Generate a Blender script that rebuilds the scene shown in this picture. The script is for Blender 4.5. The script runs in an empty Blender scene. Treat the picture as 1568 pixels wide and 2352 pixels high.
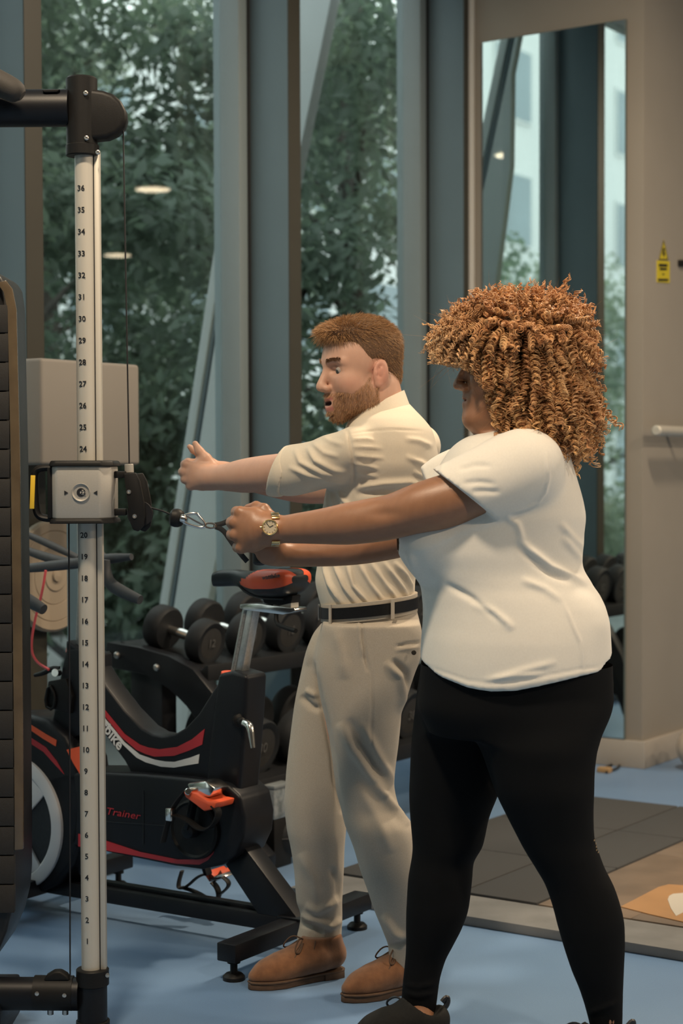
import bpy, bmesh, math, random
import numpy as np
from mathutils import Vector, Matrix

random.seed(7)
RNG = np.random.default_rng(7)
scene = bpy.context.scene
COL = scene.collection

# ------------------------------------------------------------------ camera
F_PX, HORIZON, EYE = 4032.0, 1080.0, 1.366
PITCH, ROLL = math.radians(2.0), math.radians(0.2)
PY0 = HORIZON + F_PX * math.tan(PITCH)          # row of the principal point
cam_data = bpy.data.cameras.new('camera')
cam = bpy.data.objects.new('camera', cam_data)
COL.objects.link(cam)
scene.camera = cam
cam_data.sensor_fit = 'AUTO'
cam_data.sensor_width = 36.0
cam_data.lens = F_PX / 2352.0 * 36.0
cam_data.shift_y = (PY0 - 1176.0) / 2352.0
cam_data.clip_start, cam_data.clip_end = 0.05, 200
CAM_R = Matrix.Rotation(math.pi / 2 - PITCH, 3, 'X') @ Matrix.Rotation(-ROLL, 3, 'Z')
cam.matrix_world = Matrix.Translation((0, 0, EYE)) @ CAM_R.to_4x4()
cam_data.dof.use_dof = True
cam_data.dof.focus_distance = 4.35
cam_data.dof.aperture_fstop = 3.6

# ------------------------------------------------------------------ sky and picture settings
world = bpy.data.worlds.new('overcast_sky')
scene.world = world
world.use_nodes = True
bg = world.node_tree.nodes['Background']
bg.inputs[0].default_value = (0.90, 0.95, 0.96, 1)
bg.inputs[1].default_value = 3.6
vs = scene.view_settings
vs.view_transform = 'Standard'
vs.look = 'None'
vs.gamma = 1.0
vs.use_curve_mapping = False
vs.exposure = -0.2
LAMP_POWER = 125.0
LAMP_COLOUR = (1.0, 0.80, 0.57)

# ------------------------------------------------------------------ coordinates
# The room's own axes: X runs along the window wall (away to the right), Y towards the windows.
AX, AY = 0.565, 0.825


def L(X, Y, z=0.0):
    return Vector((AX * X - AY * Y, AY * X + AX * Y, z))


def ray(px, py):
    d = CAM_R @ Vector(((px - 784.0) / F_PX, -(py - PY0) / F_PX, -1.0))
    return d


def W(px, py, d):
    """the point seen at (px, py) that stands at depth d (metres in front of the camera)"""
    r = ray(px, py)
    return Vector((0, 0, EYE)) + r * (d / r.y)


def on_y(px, py, Y):
    """the point seen at (px, py) on the room plane Y = const"""
    r = ray(px, py)
    ly = -AY * r.x + AX * r.y
    return Vector((0, 0, EYE)) + r * (Y / ly)


def on_x(px, py, X):
    r = ray(px, py)
    lx = AX * r.x + AY * r.y
    return Vector((0, 0, EYE)) + r * (X / lx)


def on_floor(px, py, z=0.0):
    r = ray(px, py)
    return Vector((0, 0, EYE)) + r * ((z - EYE) / r.z)


def loc(p):
    """room coordinates (X, Y, z) of a world point"""
    return (AX * p[0] + AY * p[1], -AY * p[0] + AX * p[1], p[2])


# ------------------------------------------------------------------ materials
MATS = {}


def mat(name, col, rough=0.5, metal=0.0, spec=0.5, noise=0.0, scale=20.0, bump=0.0, bscale=200.0,
        col2=None, emit=None, coat=0.0, sheen=0.0, sss=0.0, trans=0.0, stretch=None):
    if name in MATS:
        return MATS[name]
    m = bpy.data.materials.new(name)
    m.use_nodes = True
    nt = m.node_tree
    b = nt.nodes['Principled BSDF']
    b.inputs['Base Color'].default_value = (*col, 1)
    b.inputs['Roughness'].default_value = rough
    b.inputs['Metallic'].default_value = metal
    b.inputs['Specular IOR Level'].default_value = spec
    b.inputs['Coat Weight'].default_value = coat
    b.inputs['Sheen Weight'].default_value = sheen
    b.inputs['Transmission Weight'].default_value = trans
    if sss:
        b.inputs['Subsurface Weight'].default_value = sss
        b.inputs['Subsurface Radius'].default_value = (0.012, 0.005, 0.003)
        b.inputs['Subsurface Scale'].default_value = 0.6
    tc = nt.nodes.new('ShaderNodeTexCoord')
    src = tc.outputs['Object']
    if stretch:
        mp = nt.nodes.new('ShaderNodeMapping')
        mp.inputs['Scale'].default_value = stretch
        nt.links.new(src, mp.inputs[0])
        src = mp.outputs[0]
    if noise > 0:
        n = nt.nodes.new('ShaderNodeTexNoise')
        n.inputs['Scale'].default_value = scale
        n.inputs['Detail'].default_value = 4
        nt.links.new(src, n.inputs['Vector'])
        r = nt.nodes.new('ShaderNodeValToRGB')
        c2 = col2 if col2 else tuple(c * (1 - noise) for c in col)
        r.color_ramp.elements[0].position = 0.3
        r.color_ramp.elements[1].position = 0.7
        r.color_ramp.elements[0].color = (*c2, 1)
        r.color_ramp.elements[1].color = (*col, 1)
        nt.links.new(n.outputs[0], r.inputs[0])
        nt.links.new(r.outputs[0], b.inputs['Base Color'])
    if bump > 0:
        n2 = nt.nodes.new('ShaderNodeTexNoise')
        n2.inputs['Scale'].default_value = bscale
        n2.inputs['Detail'].default_value = 3
        nt.links.new(src, n2.inputs['Vector'])
        bp = nt.nodes.new('ShaderNodeBump')
        bp.inputs['Strength'].default_value = bump
        bp.inputs['Distance'].default_value = 0.002
        nt.links.new(n2.outputs[0], bp.inputs['Height'])
        nt.links.new(bp.outputs[0], b.inputs['Normal'])
    if emit:
        b.inputs['Emission Color'].default_value = (*emit[:3], 1)
        b.inputs['Emission Strength'].default_value = emit[3]
    MATS[name] = m
    return m


def attr_mat(name, attr, rough=0.6, spec=0.3, bump=0.0, bscale=300.0, sss=0.0, noise=0.0, nscale=60.0, sheen=0.0):
    """a material whose colour is the mesh's own colour attribute"""
    m = mat(name, (0.5, 0.5, 0.5), rough, spec=spec, bump=bump, bscale=bscale, sss=sss, sheen=sheen)
    nt = m.node_tree
    b = nt.nodes['Principled BSDF']
    a = nt.nodes.new('ShaderNodeAttribute')
    a.attribute_name = attr
    out = a.outputs['Color']
    if noise:
        n = nt.nodes.new('ShaderNodeTexNoise')
        n.inputs['Scale'].default_value = nscale
        n.inputs['Detail'].default_value = 3
        mx = nt.nodes.new('ShaderNodeMix')
        mx.data_type = 'RGBA'
        mx.blend_type = 'MULTIPLY'
        mx.inputs[0].default_value = noise
        nt.links.new(out, mx.inputs[6])
        nt.links.new(n.outputs[0], mx.inputs[7])
        out = mx.outputs[2]
    nt.links.new(out, b.inputs['Base Color'])
    return m


# ------------------------------------------------------------------ mesh collector
def frame_from(axis, up=(0, 0, 1)):
    a = Vector(axis).normalized()
    u = Vector(up)
    if abs(a.dot(u.normalized())) > 0.98:
        u = Vector((0, 1, 0))
    s = u.cross(a).normalized()
    t = a.cross(s).normalized()
    return a, s, t


class MB:
    def __init__(self):
        self.v, self.f = [], []

    def add(self, vs_, fs_):
        o = len(self.v)
        self.v += [tuple(p) for p in vs_]
        self.f += [tuple(i + o for i in f) for f in fs_]
        return self

    def box8(self, c):
        return self.add(c, [(0, 1, 2, 3), (7, 6, 5, 4), (0, 4, 5, 1), (1, 5, 6, 2), (2, 6, 7, 3), (3, 7, 4, 0)])

    def box(self, o, ex, ey, ez):
        """box from centre and three half-extent vectors"""
        o, ex, ey, ez = map(Vector, (o, ex, ey, ez))
        return self.box8([o - ex - ey - ez, o - ex + ey - ez, o + ex + ey - ez, o + ex - ey - ez,
                          o - ex - ey + ez, o - ex + ey + ez, o + ex + ey + ez, o + ex - ey + ez])

    def lbox(self, X0, X1, Y0, Y1, z0, z1):
        """box along the room's axes"""
        return self.box8([L(X0, Y0, z0), L(X0, Y1, z0), L(X1, Y1, z0), L(X1, Y0, z0),
                          L(X0, Y0, z1), L(X0, Y1, z1), L(X1, Y1, z1), L(X1, Y0, z1)])

    def bar(self, p0, p1, w, h, up=(0, 0, 1)):
        p0, p1 = Vector(p0), Vector(p1)
        a, s, t = frame_from(p1 - p0, up)
        return self.box((p0 + p1) / 2, (p1 - p0) / 2, s * (w / 2), t * (h / 2))

    def lathe(self, o, axis, prof, seg=24, up=(0, 0, 1), ends=True):
        """profile of (along axis, radius) turned about axis"""
        a, s, t = frame_from(axis, up)
        o = Vector(o)
        vs_, fs_ = [], []
        n = len(prof)
        for h, r in prof:
            for k in range(seg):
                an = 2 * math.pi * k / seg
                vs_.append(o + a * h + (s * math.cos(an) + t * math.sin(an)) * r)
        for i in range(n - 1):
            for k in range(seg):
                k2 = (k + 1) % seg
                fs_.append((i * seg + k, i * seg + k2, (i + 1) * seg + k2, (i + 1) * seg + k))
        if ends:
            if prof[0][1] > 1e-6:
                fs_.append(tuple(range(seg - 1, -1, -1)))
            if prof[-1][1] > 1e-6:
                fs_.append(tuple((n - 1) * seg + k for k in range(seg)))
        return self.add(vs_, fs_)

    def cyl(self, p0, p1, r0, r1=None, seg=20, bev=0.0):
        p0, p1 = Vector(p0), Vector(p1)
        r1 = r0 if r1 is None else r1
        h = (p1 - p0).length
        if bev > 0:
            return self.lathe(p0, p1 - p0, [(0, r0 - bev), (bev, r0), (h - bev, r1), (h, r1 - bev)], seg)
        return self.lathe(p0, p1 - p0, [(0, r0), (h, r1)], seg)

    def tube(self, pts, r, seg=12, smooth=0, flat=None, up=(0, 0, 1), closed=False):
        """tube along a polyline; r a number or one per point; flat=(w, h) scales the section"""
        P = [Vector(p) for p in pts]
        R = list(r) if hasattr(r, '__len__') else [r] * len(P)
        for _ in range(smooth):
            nP, nR = [], []
            m = len(P)
            for i in range(m - (0 if closed else 1)):
                j = (i + 1) % m
                nP += [P[i] * .75 + P[j] * .25, P[i] * .25 + P[j] * .75]
                nR += [R[i] * .75 + R[j] * .25, R[i] * .25 + R[j] * .75]
            if not closed:
                nP = [P[0]] + nP + [P[-1]]
                nR = [R[0]] + nR + [R[-1]]
            P, R = nP, nR
        m = len(P)
        vs_, fs_ = [], []
        s_prev = None
        for i in range(m):
            if closed:
                a = (P[(i + 1) % m] - P[i - 1]).normalized()
            else:
                a = (P[min(i + 1, m - 1)] - P[max(i - 1, 0)]).normalized()
            if s_prev is None:
                _, s, t = frame_from(a, up)
            else:
                s = (s_prev - a * s_prev.dot(a)).normalized()
                t = a.cross(s)
            s_prev = s
            fw, fh = flat if flat else (1, 1)
            for k in range(seg):
                an = 2 * math.pi * (k + .5) / seg
                vs_.append(P[i] + (s * math.cos(an) * fw + t * math.sin(an) * fh) * R[i])
        for i in range(m if closed else m - 1):
            j = (i + 1) % m
            for k in range(seg):
                k2 = (k + 1) % seg
                fs_.append((i * seg + k, i * seg + k2, j * seg + k2, j * seg + k))
        if not closed:
            fs_.append(tuple(range(seg - 1, -1, -1)))
            fs_.append(tuple((m - 1) * seg + k for k in range(seg)))
        return self.add(vs_, fs_)

    def prism(self, poly, n):
        """a closed outline (3-D points in one plane) given thickness by the vector n, centred"""
        n = Vector(n)
        P = [Vector(p) for p in poly]
        m = len(P)
        vs_ = [p - n / 2 for p in P] + [p + n / 2 for p in P]
        fs_ = [tuple(range(m - 1, -1, -1)), tuple(range(m, 2 * m))]
        fs_ += [(i, (i + 1) % m, m + (i + 1) % m, m + i) for i in range(m)]
        return self.add(vs_, fs_)

    def strip(self, A, B, n):
        """a band between two polylines of equal length, thickened by n"""
        n = Vector(n)
        m = len(A)
        vs_ = []
        for a, b in zip(A, B):
            a, b = Vector(a), Vector(b)
            vs_ += [a - n / 2, b - n / 2, b + n / 2, a + n / 2]
        fs_ = [(0, 1, 2, 3), tuple((m - 1) * 4 + k for k in (3, 2, 1, 0))]
        for i in range(m - 1):
            for k in range(4):
                k2 = (k + 1) % 4
                fs_.append((i * 4 + k, (i + 1) * 4 + k, (i + 1) * 4 + k2, i * 4 + k2))
        return self.add(vs_, fs_)

    def ball(self, o, r, seg=20, rings=12, frame=None):
        o = Vector(o)
        r = Vector(r) if hasattr(r, '__len__') else Vector((r, r, r))
        fr = frame or (Vector((1, 0, 0)), Vector((0, 1, 0)), Vector((0, 0, 1)))
        vs_, fs_ = [], []
        for i in range(1, rings):
            th = math.pi * i / rings
            for k in range(seg):
                ph = 2 * math.pi * k / seg
                vs_.append(o + fr[0] * (r.x * math.sin(th) * math.cos(ph)) + fr[1] * (r.y * math.sin(th) * math.sin(ph)) + fr[2] * (r.z * math.cos(th)))
        top = len(vs_)
        vs_ += [o + fr[2] * r.z, o - fr[2] * r.z]
        for i in range(rings - 2):
            for k in range(seg):
                k2 = (k + 1) % seg
                fs_.append((i * seg + k, (i + 1) * seg + k, (i + 1) * seg + k2, i * seg + k2))
        for k in range(seg):
            k2 = (k + 1) % seg
            fs_.append((top, k, k2))
            fs_.append((top + 1, (rings - 2) * seg + k2, (rings - 2) * seg + k))
        return self.add(vs_, fs_)

    def build(self, name, material, parent=None, bevel=0.0, smooth=True, sharp=38, seg=2):
        me = bpy.data.meshes.new(name)
        me.from_pydata(self.v, [], self.f)
        bm = bmesh.new()
        bm.from_mesh(me)
        bmesh.ops.recalc_face_normals(bm, faces=bm.faces)
        if bevel > 0:
            es = [e for e in bm.edges if len(e.link_faces) == 2 and e.calc_face_angle(0) > math.radians(30)]
            bmesh.ops.bevel(bm, geom=es, offset=bevel, segments=seg, profile=0.5, affect='EDGES', clamp_overlap=True)
        bm.to_mesh(me)
        bm.free()
        if smooth:
            me.polygons.foreach_set('use_smooth', [True] * len(me.polygons))
            me.set_sharp_from_angle(angle=math.radians(sharp))
        return obj(name, me, material, parent)


def obj(name, me, material, parent=None):
    if isinstance(material, (list, tuple)):
        for mm in material:
            me.materials.append(mm)
    elif material:
        me.materials.append(material)
    o = bpy.data.objects.new(name, me)
    COL.objects.link(o)
    if parent is not None:
        set_parent(o, parent)
    return o


def set_parent(o, p):
    o.parent = p
    o.matrix_parent_inverse = world_of(p).inverted()


def world_of(o):
    m = o.matrix_basis.copy()
    if o.parent:
        m = world_of(o.parent) @ o.matrix_parent_inverse @ m
    return m


def thing(name, label, cat, at=(0, 0, 0), group=None):
    o = bpy.data.objects.new(name, None)
    COL.objects.link(o)
    o.location = at
    o.empty_display_size = 0.05
    return tag(o, label, cat, group)


def tag(o, label, cat, group=None):
    o['label'] = label
    o['category'] = cat
    if group:
        o['group'] = group
    return o


def struct(o, label=None, cat=None):
    o['kind'] = 'structure'
    if label:
        o['label'] = label
    if cat:
        o['category'] = cat
    return o


def text_mesh(body, size, origin, xdir, ydir, depth=0.0006, name='lettering', material=None, parent=None, shear=0.0,
              align='CENTER', bold=0.0, wide=1.0):
    cu = bpy.data.curves.new(name, 'FONT')
    cu.body = body
    cu.size = size
    cu.align_x = align
    cu.align_y = 'CENTER'
    cu.extrude = depth
    cu.shear = shear
    cu.offset = bold
    cu.resolution_u = 2
    tmp = bpy.data.objects.new('tmp', cu)
    COL.objects.link(tmp)
    dg = bpy.context.evaluated_depsgraph_get()
    me = bpy.data.meshes.new_from_object(tmp.evaluated_get(dg))
    bpy.data.objects.remove(tmp)
    bpy.data.curves.remove(cu)
    x = Vector(xdir).normalized()
    y = Vector(ydir)
    y = (y - x * y.dot(x)).normalized()
    z = x.cross(y)
    M = Matrix((x * wide, y, z)).transposed().to_4x4()
    M.translation = Vector(origin)
    me.transform(M)
    me.name = name
    return obj(name, me, material, parent)
# ------------------------------------------------------------------ the setting
def floor_material():
    m = mat('vinyl_floor', (0.20, 0.285, 0.40), rough=0.38, spec=0.4)
    nt = m.node_tree
    b = nt.nodes['Principled BSDF']
    tc = nt.nodes.new('ShaderNodeTexCoord')
    n1 = nt.nodes.new('ShaderNodeTexNoise')
    n1.inputs['Scale'].default_value = 1.3
    n1.inputs['Detail'].default_value = 5
    n2 = nt.nodes.new('ShaderNodeTexNoise')
    n2.inputs['Scale'].default_value = 420
    r1 = nt.nodes.new('ShaderNodeValToRGB')
    r1.color_ramp.elements[0].position, r1.color_ramp.elements[1].position = 0.3, 0.75
    r1.color_ramp.elements[0].color = (0.120, 0.205, 0.350, 1)
    r1.color_ramp.elements[1].color = (0.165, 0.262, 0.410, 1)
    mx = nt.nodes.new('ShaderNodeMix')
    mx.data_type = 'RGBA'
    mx.blend_type = 'OVERLAY'
    mx.inputs[0].default_value = 0.25
    for n in (n1, n2):
        nt.links.new(tc.outputs['Object'], n.inputs['Vector'])
    nt.links.new(n1.outputs[0], r1.inputs[0])
    nt.links.new(r1.outputs[0], mx.inputs[6])
    nt.links.new(n2.outputs[0], mx.inputs[7])
    nt.links.new(mx.outputs[2], b.inputs['Base Color'])
    rr = nt.nodes.new('ShaderNodeMapRange')
    rr.inputs[3].default_value, rr.inputs[4].default_value = 0.3, 0.5
    nt.links.new(n1.outputs[0], rr.inputs[0])
    nt.links.new(rr.outputs[0], b.inputs['Roughness'])
    return m


M_WALL = mat('painted_plaster', (0.27, 0.245, 0.212), rough=0.85, noise=0.06, scale=3, bump=0.15, bscale=90)
M_CEIL = mat('ceiling_paint', (0.55, 0.53, 0.50), rough=0.9, noise=0.05, scale=2)
M_FIN = mat('grey_blue_metal', (0.105, 0.155, 0.185), rough=0.45, spec=0.4, noise=0.05, scale=4, bump=0.05, bscale=500)
M_CAP = mat('dark_bronze_cap', (0.034, 0.032, 0.024), rough=0.5, noise=0.1, scale=5)
M_FRAME = mat('window_frame_metal', (0.18, 0.22, 0.235), rough=0.4, spec=0.5, noise=0.04, scale=6)
M_GAP = mat('black_gasket', (0.012, 0.014, 0.016), rough=0.6, noise=0.2, scale=30)
M_BASE = mat('baseboard_paint', (0.33, 0.30, 0.265), rough=0.5, noise=0.08, scale=6)

# room coordinates of the main planes
Y_GLASS, Y_FIN, X_WALL, Y_WALL, Z_CEIL = 4.56, 4.28, 7.36, 3.38, 4.0
X_FINS = [-4.77, -3.25, -1.73, -0.21, 1.31, 2.83, 4.35, 5.87, 7.29]

struct(MB().lbox(-6, 18, -8, Y_GLASS + 0.1, -0.15, 0).build('floor', floor_material()))
struct(MB().lbox(-6.2, 18.2, -8.2, Y_GLASS + 0.1, Z_CEIL, Z_CEIL + 0.2).build('ceiling', M_CEIL))
struct(MB().lbox(-6.2, 18.2, -8.2, -8, -0.15, Z_CEIL).build('wall_front', M_WALL))
struct(MB().lbox(-6.2, -6, -8, Y_GLASS + 0.1, -0.15, Z_CEIL).build('wall_left', M_WALL))
struct(MB().lbox(18, 18.2, -8, Y_WALL + 0.2, -0.15, Z_CEIL).build('wall_far', M_WALL))
# the pier that carries the mirror, and the wall that goes on behind it
struct(MB().lbox(X_WALL, 18.0, Y_WALL, Y_GLASS + 0.1, 0, Z_CEIL).build('wall_right', M_WALL, bevel=0.004))
struct(MB().lbox(X_WALL - 0.022, X_WALL, Y_WALL - 0.022, Y_FIN - 0.05, 0, 0.125).lbox(
    X_WALL, 18.0, Y_WALL - 0.022, Y_WALL, 0, 0.125).build('baseboard_right', M_BASE, bevel=0.003))
struct(MB().lbox(X_WALL - 0.03, X_WALL + 0.0, Y_FIN - 0.022, Y_FIN - 0.004, 0.0, Z_CEIL).build(
    'trim_1', mat('white_trim', (0.62, 0.62, 0.60), rough=0.5, noise=0.03), bevel=0.002))

# window wall: thin panes held by frames between deep fins
def glass_material():
    m = bpy.data.materials.new('tinted_glass')
    m.use_nodes = True
    nt = m.node_tree
    for n in list(nt.nodes):
        nt.nodes.remove(n)
    out = nt.nodes.new('ShaderNodeOutputMaterial')
    tr = nt.nodes.new('ShaderNodeBsdfTransparent')
    tr.inputs[0].default_value = (0.80, 0.845, 0.825, 1)
    gl = nt.nodes.new('ShaderNodeBsdfGlossy')
    gl.inputs['Roughness'].default_value = 0.0
    gl.inputs['Color'].default_value = (1, 1, 1, 1)
    geo = nt.nodes.new('ShaderNodeNewGeometry')
    dot = nt.nodes.new('ShaderNodeVectorMath')
    dot.operation = 'DOT_PRODUCT'
    nt.links.new(geo.outputs['Normal'], dot.inputs[0])
    nt.links.new(geo.outputs['Incoming'], dot.inputs[1])

    def op(kind, a_, b_):
        n = nt.nodes.new('ShaderNodeMath')
        n.operation = kind
        for i_, q in enumerate((a_, b_)):
            if q is None:
                continue
            if hasattr(q, 'links'):
                nt.links.new(q, n.inputs[i_])
            else:
                n.inputs[i_].default_value = q
        return n.outputs[0]

    c = op('ABSOLUTE', dot.outputs['Value'], None)
    sch = op('ADD', op('MULTIPLY', op('POWER', op('SUBTRACT', 1.0, c), 5.0), 0.96), 0.035)
    mx = nt.nodes.new('ShaderNodeMixShader')
    nt.links.new(sch, mx.inputs[0])
    nt.links.new(tr.outputs[0], mx.inputs[1])
    nt.links.new(gl.outputs[0], mx.inputs[2])
    nt.links.new(mx.outputs[0], out.inputs[0])
    return m


M_GLASS = glass_material()
for i, x in enumerate(X_FINS):
    fin = struct(MB().lbox(x, x + 0.085 if i < 8 else X_WALL + 0.01, Y_FIN, Y_GLASS + 0.02, 0, Z_CEIL).build('window_fin', M_FIN, bevel=0.003),
                 'deep grey-blue metal fin between the window panes', 'window fin')
    if i == 8:
        fin['label'] = 'deep grey-blue metal fin beside the tall mirror'
    elif i == 7:
        fin['label'] = 'deep grey-blue metal fin behind the bearded man'
    elif i == 6:
        fin['label'] = 'deep grey-blue metal fin behind the round beige dish'
    fin['group'] = 'window fins'
    MB().lbox(x + 0.001, x + 0.084, Y_FIN - 0.004, Y_FIN + 0.001, 0, Z_CEIL).build('front_cap', M_CAP, fin)
    MB().lbox(x - 0.016, x - 0.001, Y_GLASS - 0.09, Y_GLASS + 0.0, 0, Z_CEIL).build('gasket', M_GAP, fin)
    if i == 0:
        continue
    x0 = X_FINS[i - 1] + 0.085
    wn = struct(MB().lbox(x0 + 0.05, x - 0.07, Y_GLASS + 0.01, Y_GLASS + 0.018, 0.09, Z_CEIL).build('window_%d' % i, M_GLASS, smooth=False))
    MB().lbox(x - 0.075, x - 0.018, Y_GLASS - 0.085, Y_GLASS + 0.05, 0, Z_CEIL).build('window_frame', M_FRAME, wn, bevel=0.003)
    MB().lbox(x0, x0 + 0.05, Y_GLASS - 0.05, Y_GLASS + 0.05, 0, Z_CEIL).build('window_frame', M_FRAME, wn, bevel=0.003)
    MB().lbox(x0 + 0.05, x - 0.075, Y_GLASS - 0.05, Y_GLASS + 0.05, 0, 0.09).build('window_sill', M_FRAME, wn, bevel=0.003)

# leaning steel prop outside the glass
def prop_line(z):
    return 6.365 - 0.026 * z, 5.51 - 0.2296 * z


M_PROP = mat('prop_paint', (0.33, 0.355, 0.36), rough=0.5, noise=0.05, scale=5)
prop = thing('leaning_prop', 'pale grey leaning steel prop outside the window pane', 'steel prop', L(6.35, 5.6, -0.3))
A, B, C_, D_ = [], [], [], []
for z in (-0.3, 1, 2, 3, 3.5, 3.92):
    px_, py_ = prop_line(z)
    wdt = min(0.17 + 0.035 * max(z, 0), py_ - 0.06 - 4.62)
    A.append(L(px_ - 0.03, py_, z))
    B.append(L(px_ + 0.035, py_, z))
    C_.append(L(px_, py_ - 0.06, z))
    D_.append(L(px_, py_ - 0.06 - max(wdt, 0.02), z))
MB().strip(A, B, L(0, 0.05)).build('flange', M_PROP, prop, bevel=0.004)
MB().strip([p + L(0, 0.02) for p in C_], [p + L(0, 0.06) for p in C_], L(0.03, 0)).build('web', mat('prop_joint_grey', (0.10, 0.13, 0.15), rough=0.6), prop)
MB().strip(C_, D_, L(0.05, 0)).build('plate', M_PROP, prop, bevel=0.004)

# stand-in for the prop's wide upper plate, its lower tip seen beside the fin
prop_top = thing('prop_top_plate', 'pale grey triangular plate standing in for the prop top outside the pane above the bearded man', 'bracket', on_x(690, 380, 7.62))
tri_ = [on_x(x, y, 7.62) for x, y in ((640, -260), (823, -260), (770, 0), (692, 380), (668, 500), (640, 420))]
MB().prism(tri_, L(0.08, 0)).build('upper_plate', M_PROP, prop_top, bevel=0.004)
zt_ = tri_[0].z
t0_, t1_ = loc(tri_[0]), loc(tri_[1])
MB().lbox(7.5, 7.74, t1_[1] - 0.3, t0_[1] + 1.2, zt_ - 0.02, zt_ + 0.14).build('unseen_arm', M_PROP, prop_top, bevel=0.006)  # unseen arm above the view that carries the stand-in plate

# mirror on the pier
def mirror_material():
    m = mat('mirror_silver', (0.80, 0.86, 0.84), rough=0.015, metal=1.0)
    return m


mirror = thing('wall_mirror', 'tall frameless mirror on the beige pier reflecting the windows', 'mirror', L(X_WALL - 0.02, 3.83, 0.128))
MIR_ROT = math.radians(0.0)
MB().lbox(X_WALL - 0.018, X_WALL - 0.006, 3.46, 4.205, 0.128, 3.40).build('mirror_edge', mat('mirror_edge_grey', (0.10, 0.13, 0.13), rough=0.3), mirror)
MB().lbox(X_WALL - 0.0205, X_WALL - 0.0185, 3.463, 4.202, 0.131, 3.397).build('mirror_glass', mirror_material(), mirror, smooth=False)

# ceiling downlights: bright disc set in a white ring, each with its own light
M_RING = mat('downlight_ring', (0.75, 0.75, 0.73), rough=0.4)
M_DISC = mat('downlight_diffuser', (0.9, 0.85, 0.7), emit=(1.0, 0.74, 0.36, 2.6))
LAMP_WHERE = {(1.84, 2.10): 'above the cable machine', (1.84, -1.48): 'nearest the camera', (5.38, 2.10): 'above the lifting platform',
              (5.38, -1.48): 'to the right of the people', (5.38, -5.06): 'by the wall opposite the windows',
              (8.92, -1.48): 'beyond the mirror pier', (8.92, -5.06): 'beyond the mirror pier, by the opposite wall', (12.46, -1.48): 'mirrored as the larger oval in the left pane',
              (12.46, -5.06): 'deep in the hall, by the opposite wall', (16.0, -1.48): 'at the deep end of the hall', (16.0, -5.06): 'mirrored as the smaller oval in the left pane'}
for (X, Y), where in LAMP_WHERE.items():
        t = thing('ceiling_light', 'round warm ceiling downlight ' + where, 'ceiling light', L(X, Y, Z_CEIL - 0.03), 'round ceiling downlights')
        c = L(X, Y, Z_CEIL)
        MB().lathe(c, (0, 0, -1), [(0, 0.20), (0.028, 0.20), (0.034, 0.19), (0.034, 0.165), (0.0, 0.165)], 28, ends=False).build('ring', M_RING, t)
        MB().lathe(c, (0, 0, -1), [(0.0, 0.164), (0.022, 0.164)], 28).build('diffuser', M_DISC, t)
        ld = bpy.data.lights.new('downlight', 'AREA')
        ld.shape = 'DISK'
        ld.size = 0.32
        ld.energy = LAMP_POWER if X < 12 else 4.0     # the far lamps are dimmed
        ld.color = LAMP_COLOUR
        lo = bpy.data.objects.new('downlight', ld)
        COL.objects.link(lo)
        lo.location = c + Vector((0, 0, -0.045))
        set_parent(lo, t)

# lifting deck let into the floor
M_RUBBER = mat('speckled_rubber', (0.055, 0.055, 0.055), rough=0.9, noise=0.5, scale=500, col2=(0.030, 0.030, 0.032), bump=0.3, bscale=700)
M_DECKWOOD = mat('grey_brown_wood', (0.175, 0.125, 0.088), rough=0.55, noise=0.35, scale=6, stretch=(1, 1, 1))
M_DECKGREY = mat('grey_ply', (0.19, 0.185, 0.18), rough=0.6, noise=0.3, scale=7)
M_INLAY = mat('orange_wood', (0.36, 0.195, 0.085), rough=0.45, noise=0.12, scale=10)
deck = thing('lifting_platform', 'low lifting platform of black rubber tiles and wood boards on the blue floor', 'platform', L(5.4, 2.2, 0))
XD = [4.75, 5.32, 5.88, 6.44]
MB().lbox(4.515, 4.745, -0.6, 3.30, 0.001, 0.030).build('edge_board', M_DECKGREY, deck, bevel=0.003)
for j, (y0, y1) in enumerate(((2.53, 2.80), (2.80, 3.30))):
    for k in range(3):
        MB().lbox(XD[k] + 0.003, XD[k + 1] - 0.003, y0 + 0.003, y1 - 0.003, 0.001, 0.036).build('rubber_tile', M_RUBBER, deck, bevel=0.004)
for k in range(6):
    y1 = 2.525 - k * 0.31
    for q in range(2):
        MB().lbox(4.748 + q * 0.846 + 0.001, 4.748 + (q + 1) * 0.846 - 0.001, y1 - 0.309, y1, 0.001, 0.033).build('wood_board', M_DECKWOOD, deck, bevel=0.001)
pts = [on_floor(x, y, 0.0345) for x, y in ((1425, 2083), (1470, 2060), (1512, 2038), (1535, 2032), (1600, 2036), (1680, 2060), (1700, 2110), (1650, 2132), (1568, 2118), (1490, 2100))]
MB().prism(pts, (0, 0, 0.003)).build('orange_inlay', M_INLAY, deck)
pts = [on_floor(x, y, 0.0365) for x, y in ((1533, 2066), (1536, 2058), (1545, 2053), (1568, 2051), (1620, 2058), (1640, 2080), (1600, 2098), (1568, 2096), (1552, 2104), (1540, 2086))]
MB().prism(pts, (0, 0, 0.001)).build('white_emblem', mat('white_print', (0.46, 0.42, 0.36), rough=0.5), deck)

# ------------------------------------------------------------------ outside
struct(MB().lbox(-40, 60, Y_GLASS + 0.12, 60, -0.32, -0.30).build('ground', mat('paving', (0.24, 0.25, 0.25), rough=0.9, noise=0.25, scale=1.5)))
M_FACADE = mat('pale_render', (0.62, 0.64, 0.63), rough=0.9, noise=0.06, scale=0.6)
M_FGLASS = mat('far_window_glass', (0.20, 0.27, 0.30), rough=0.2, spec=0.6, noise=0.3, scale=0.4)


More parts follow.
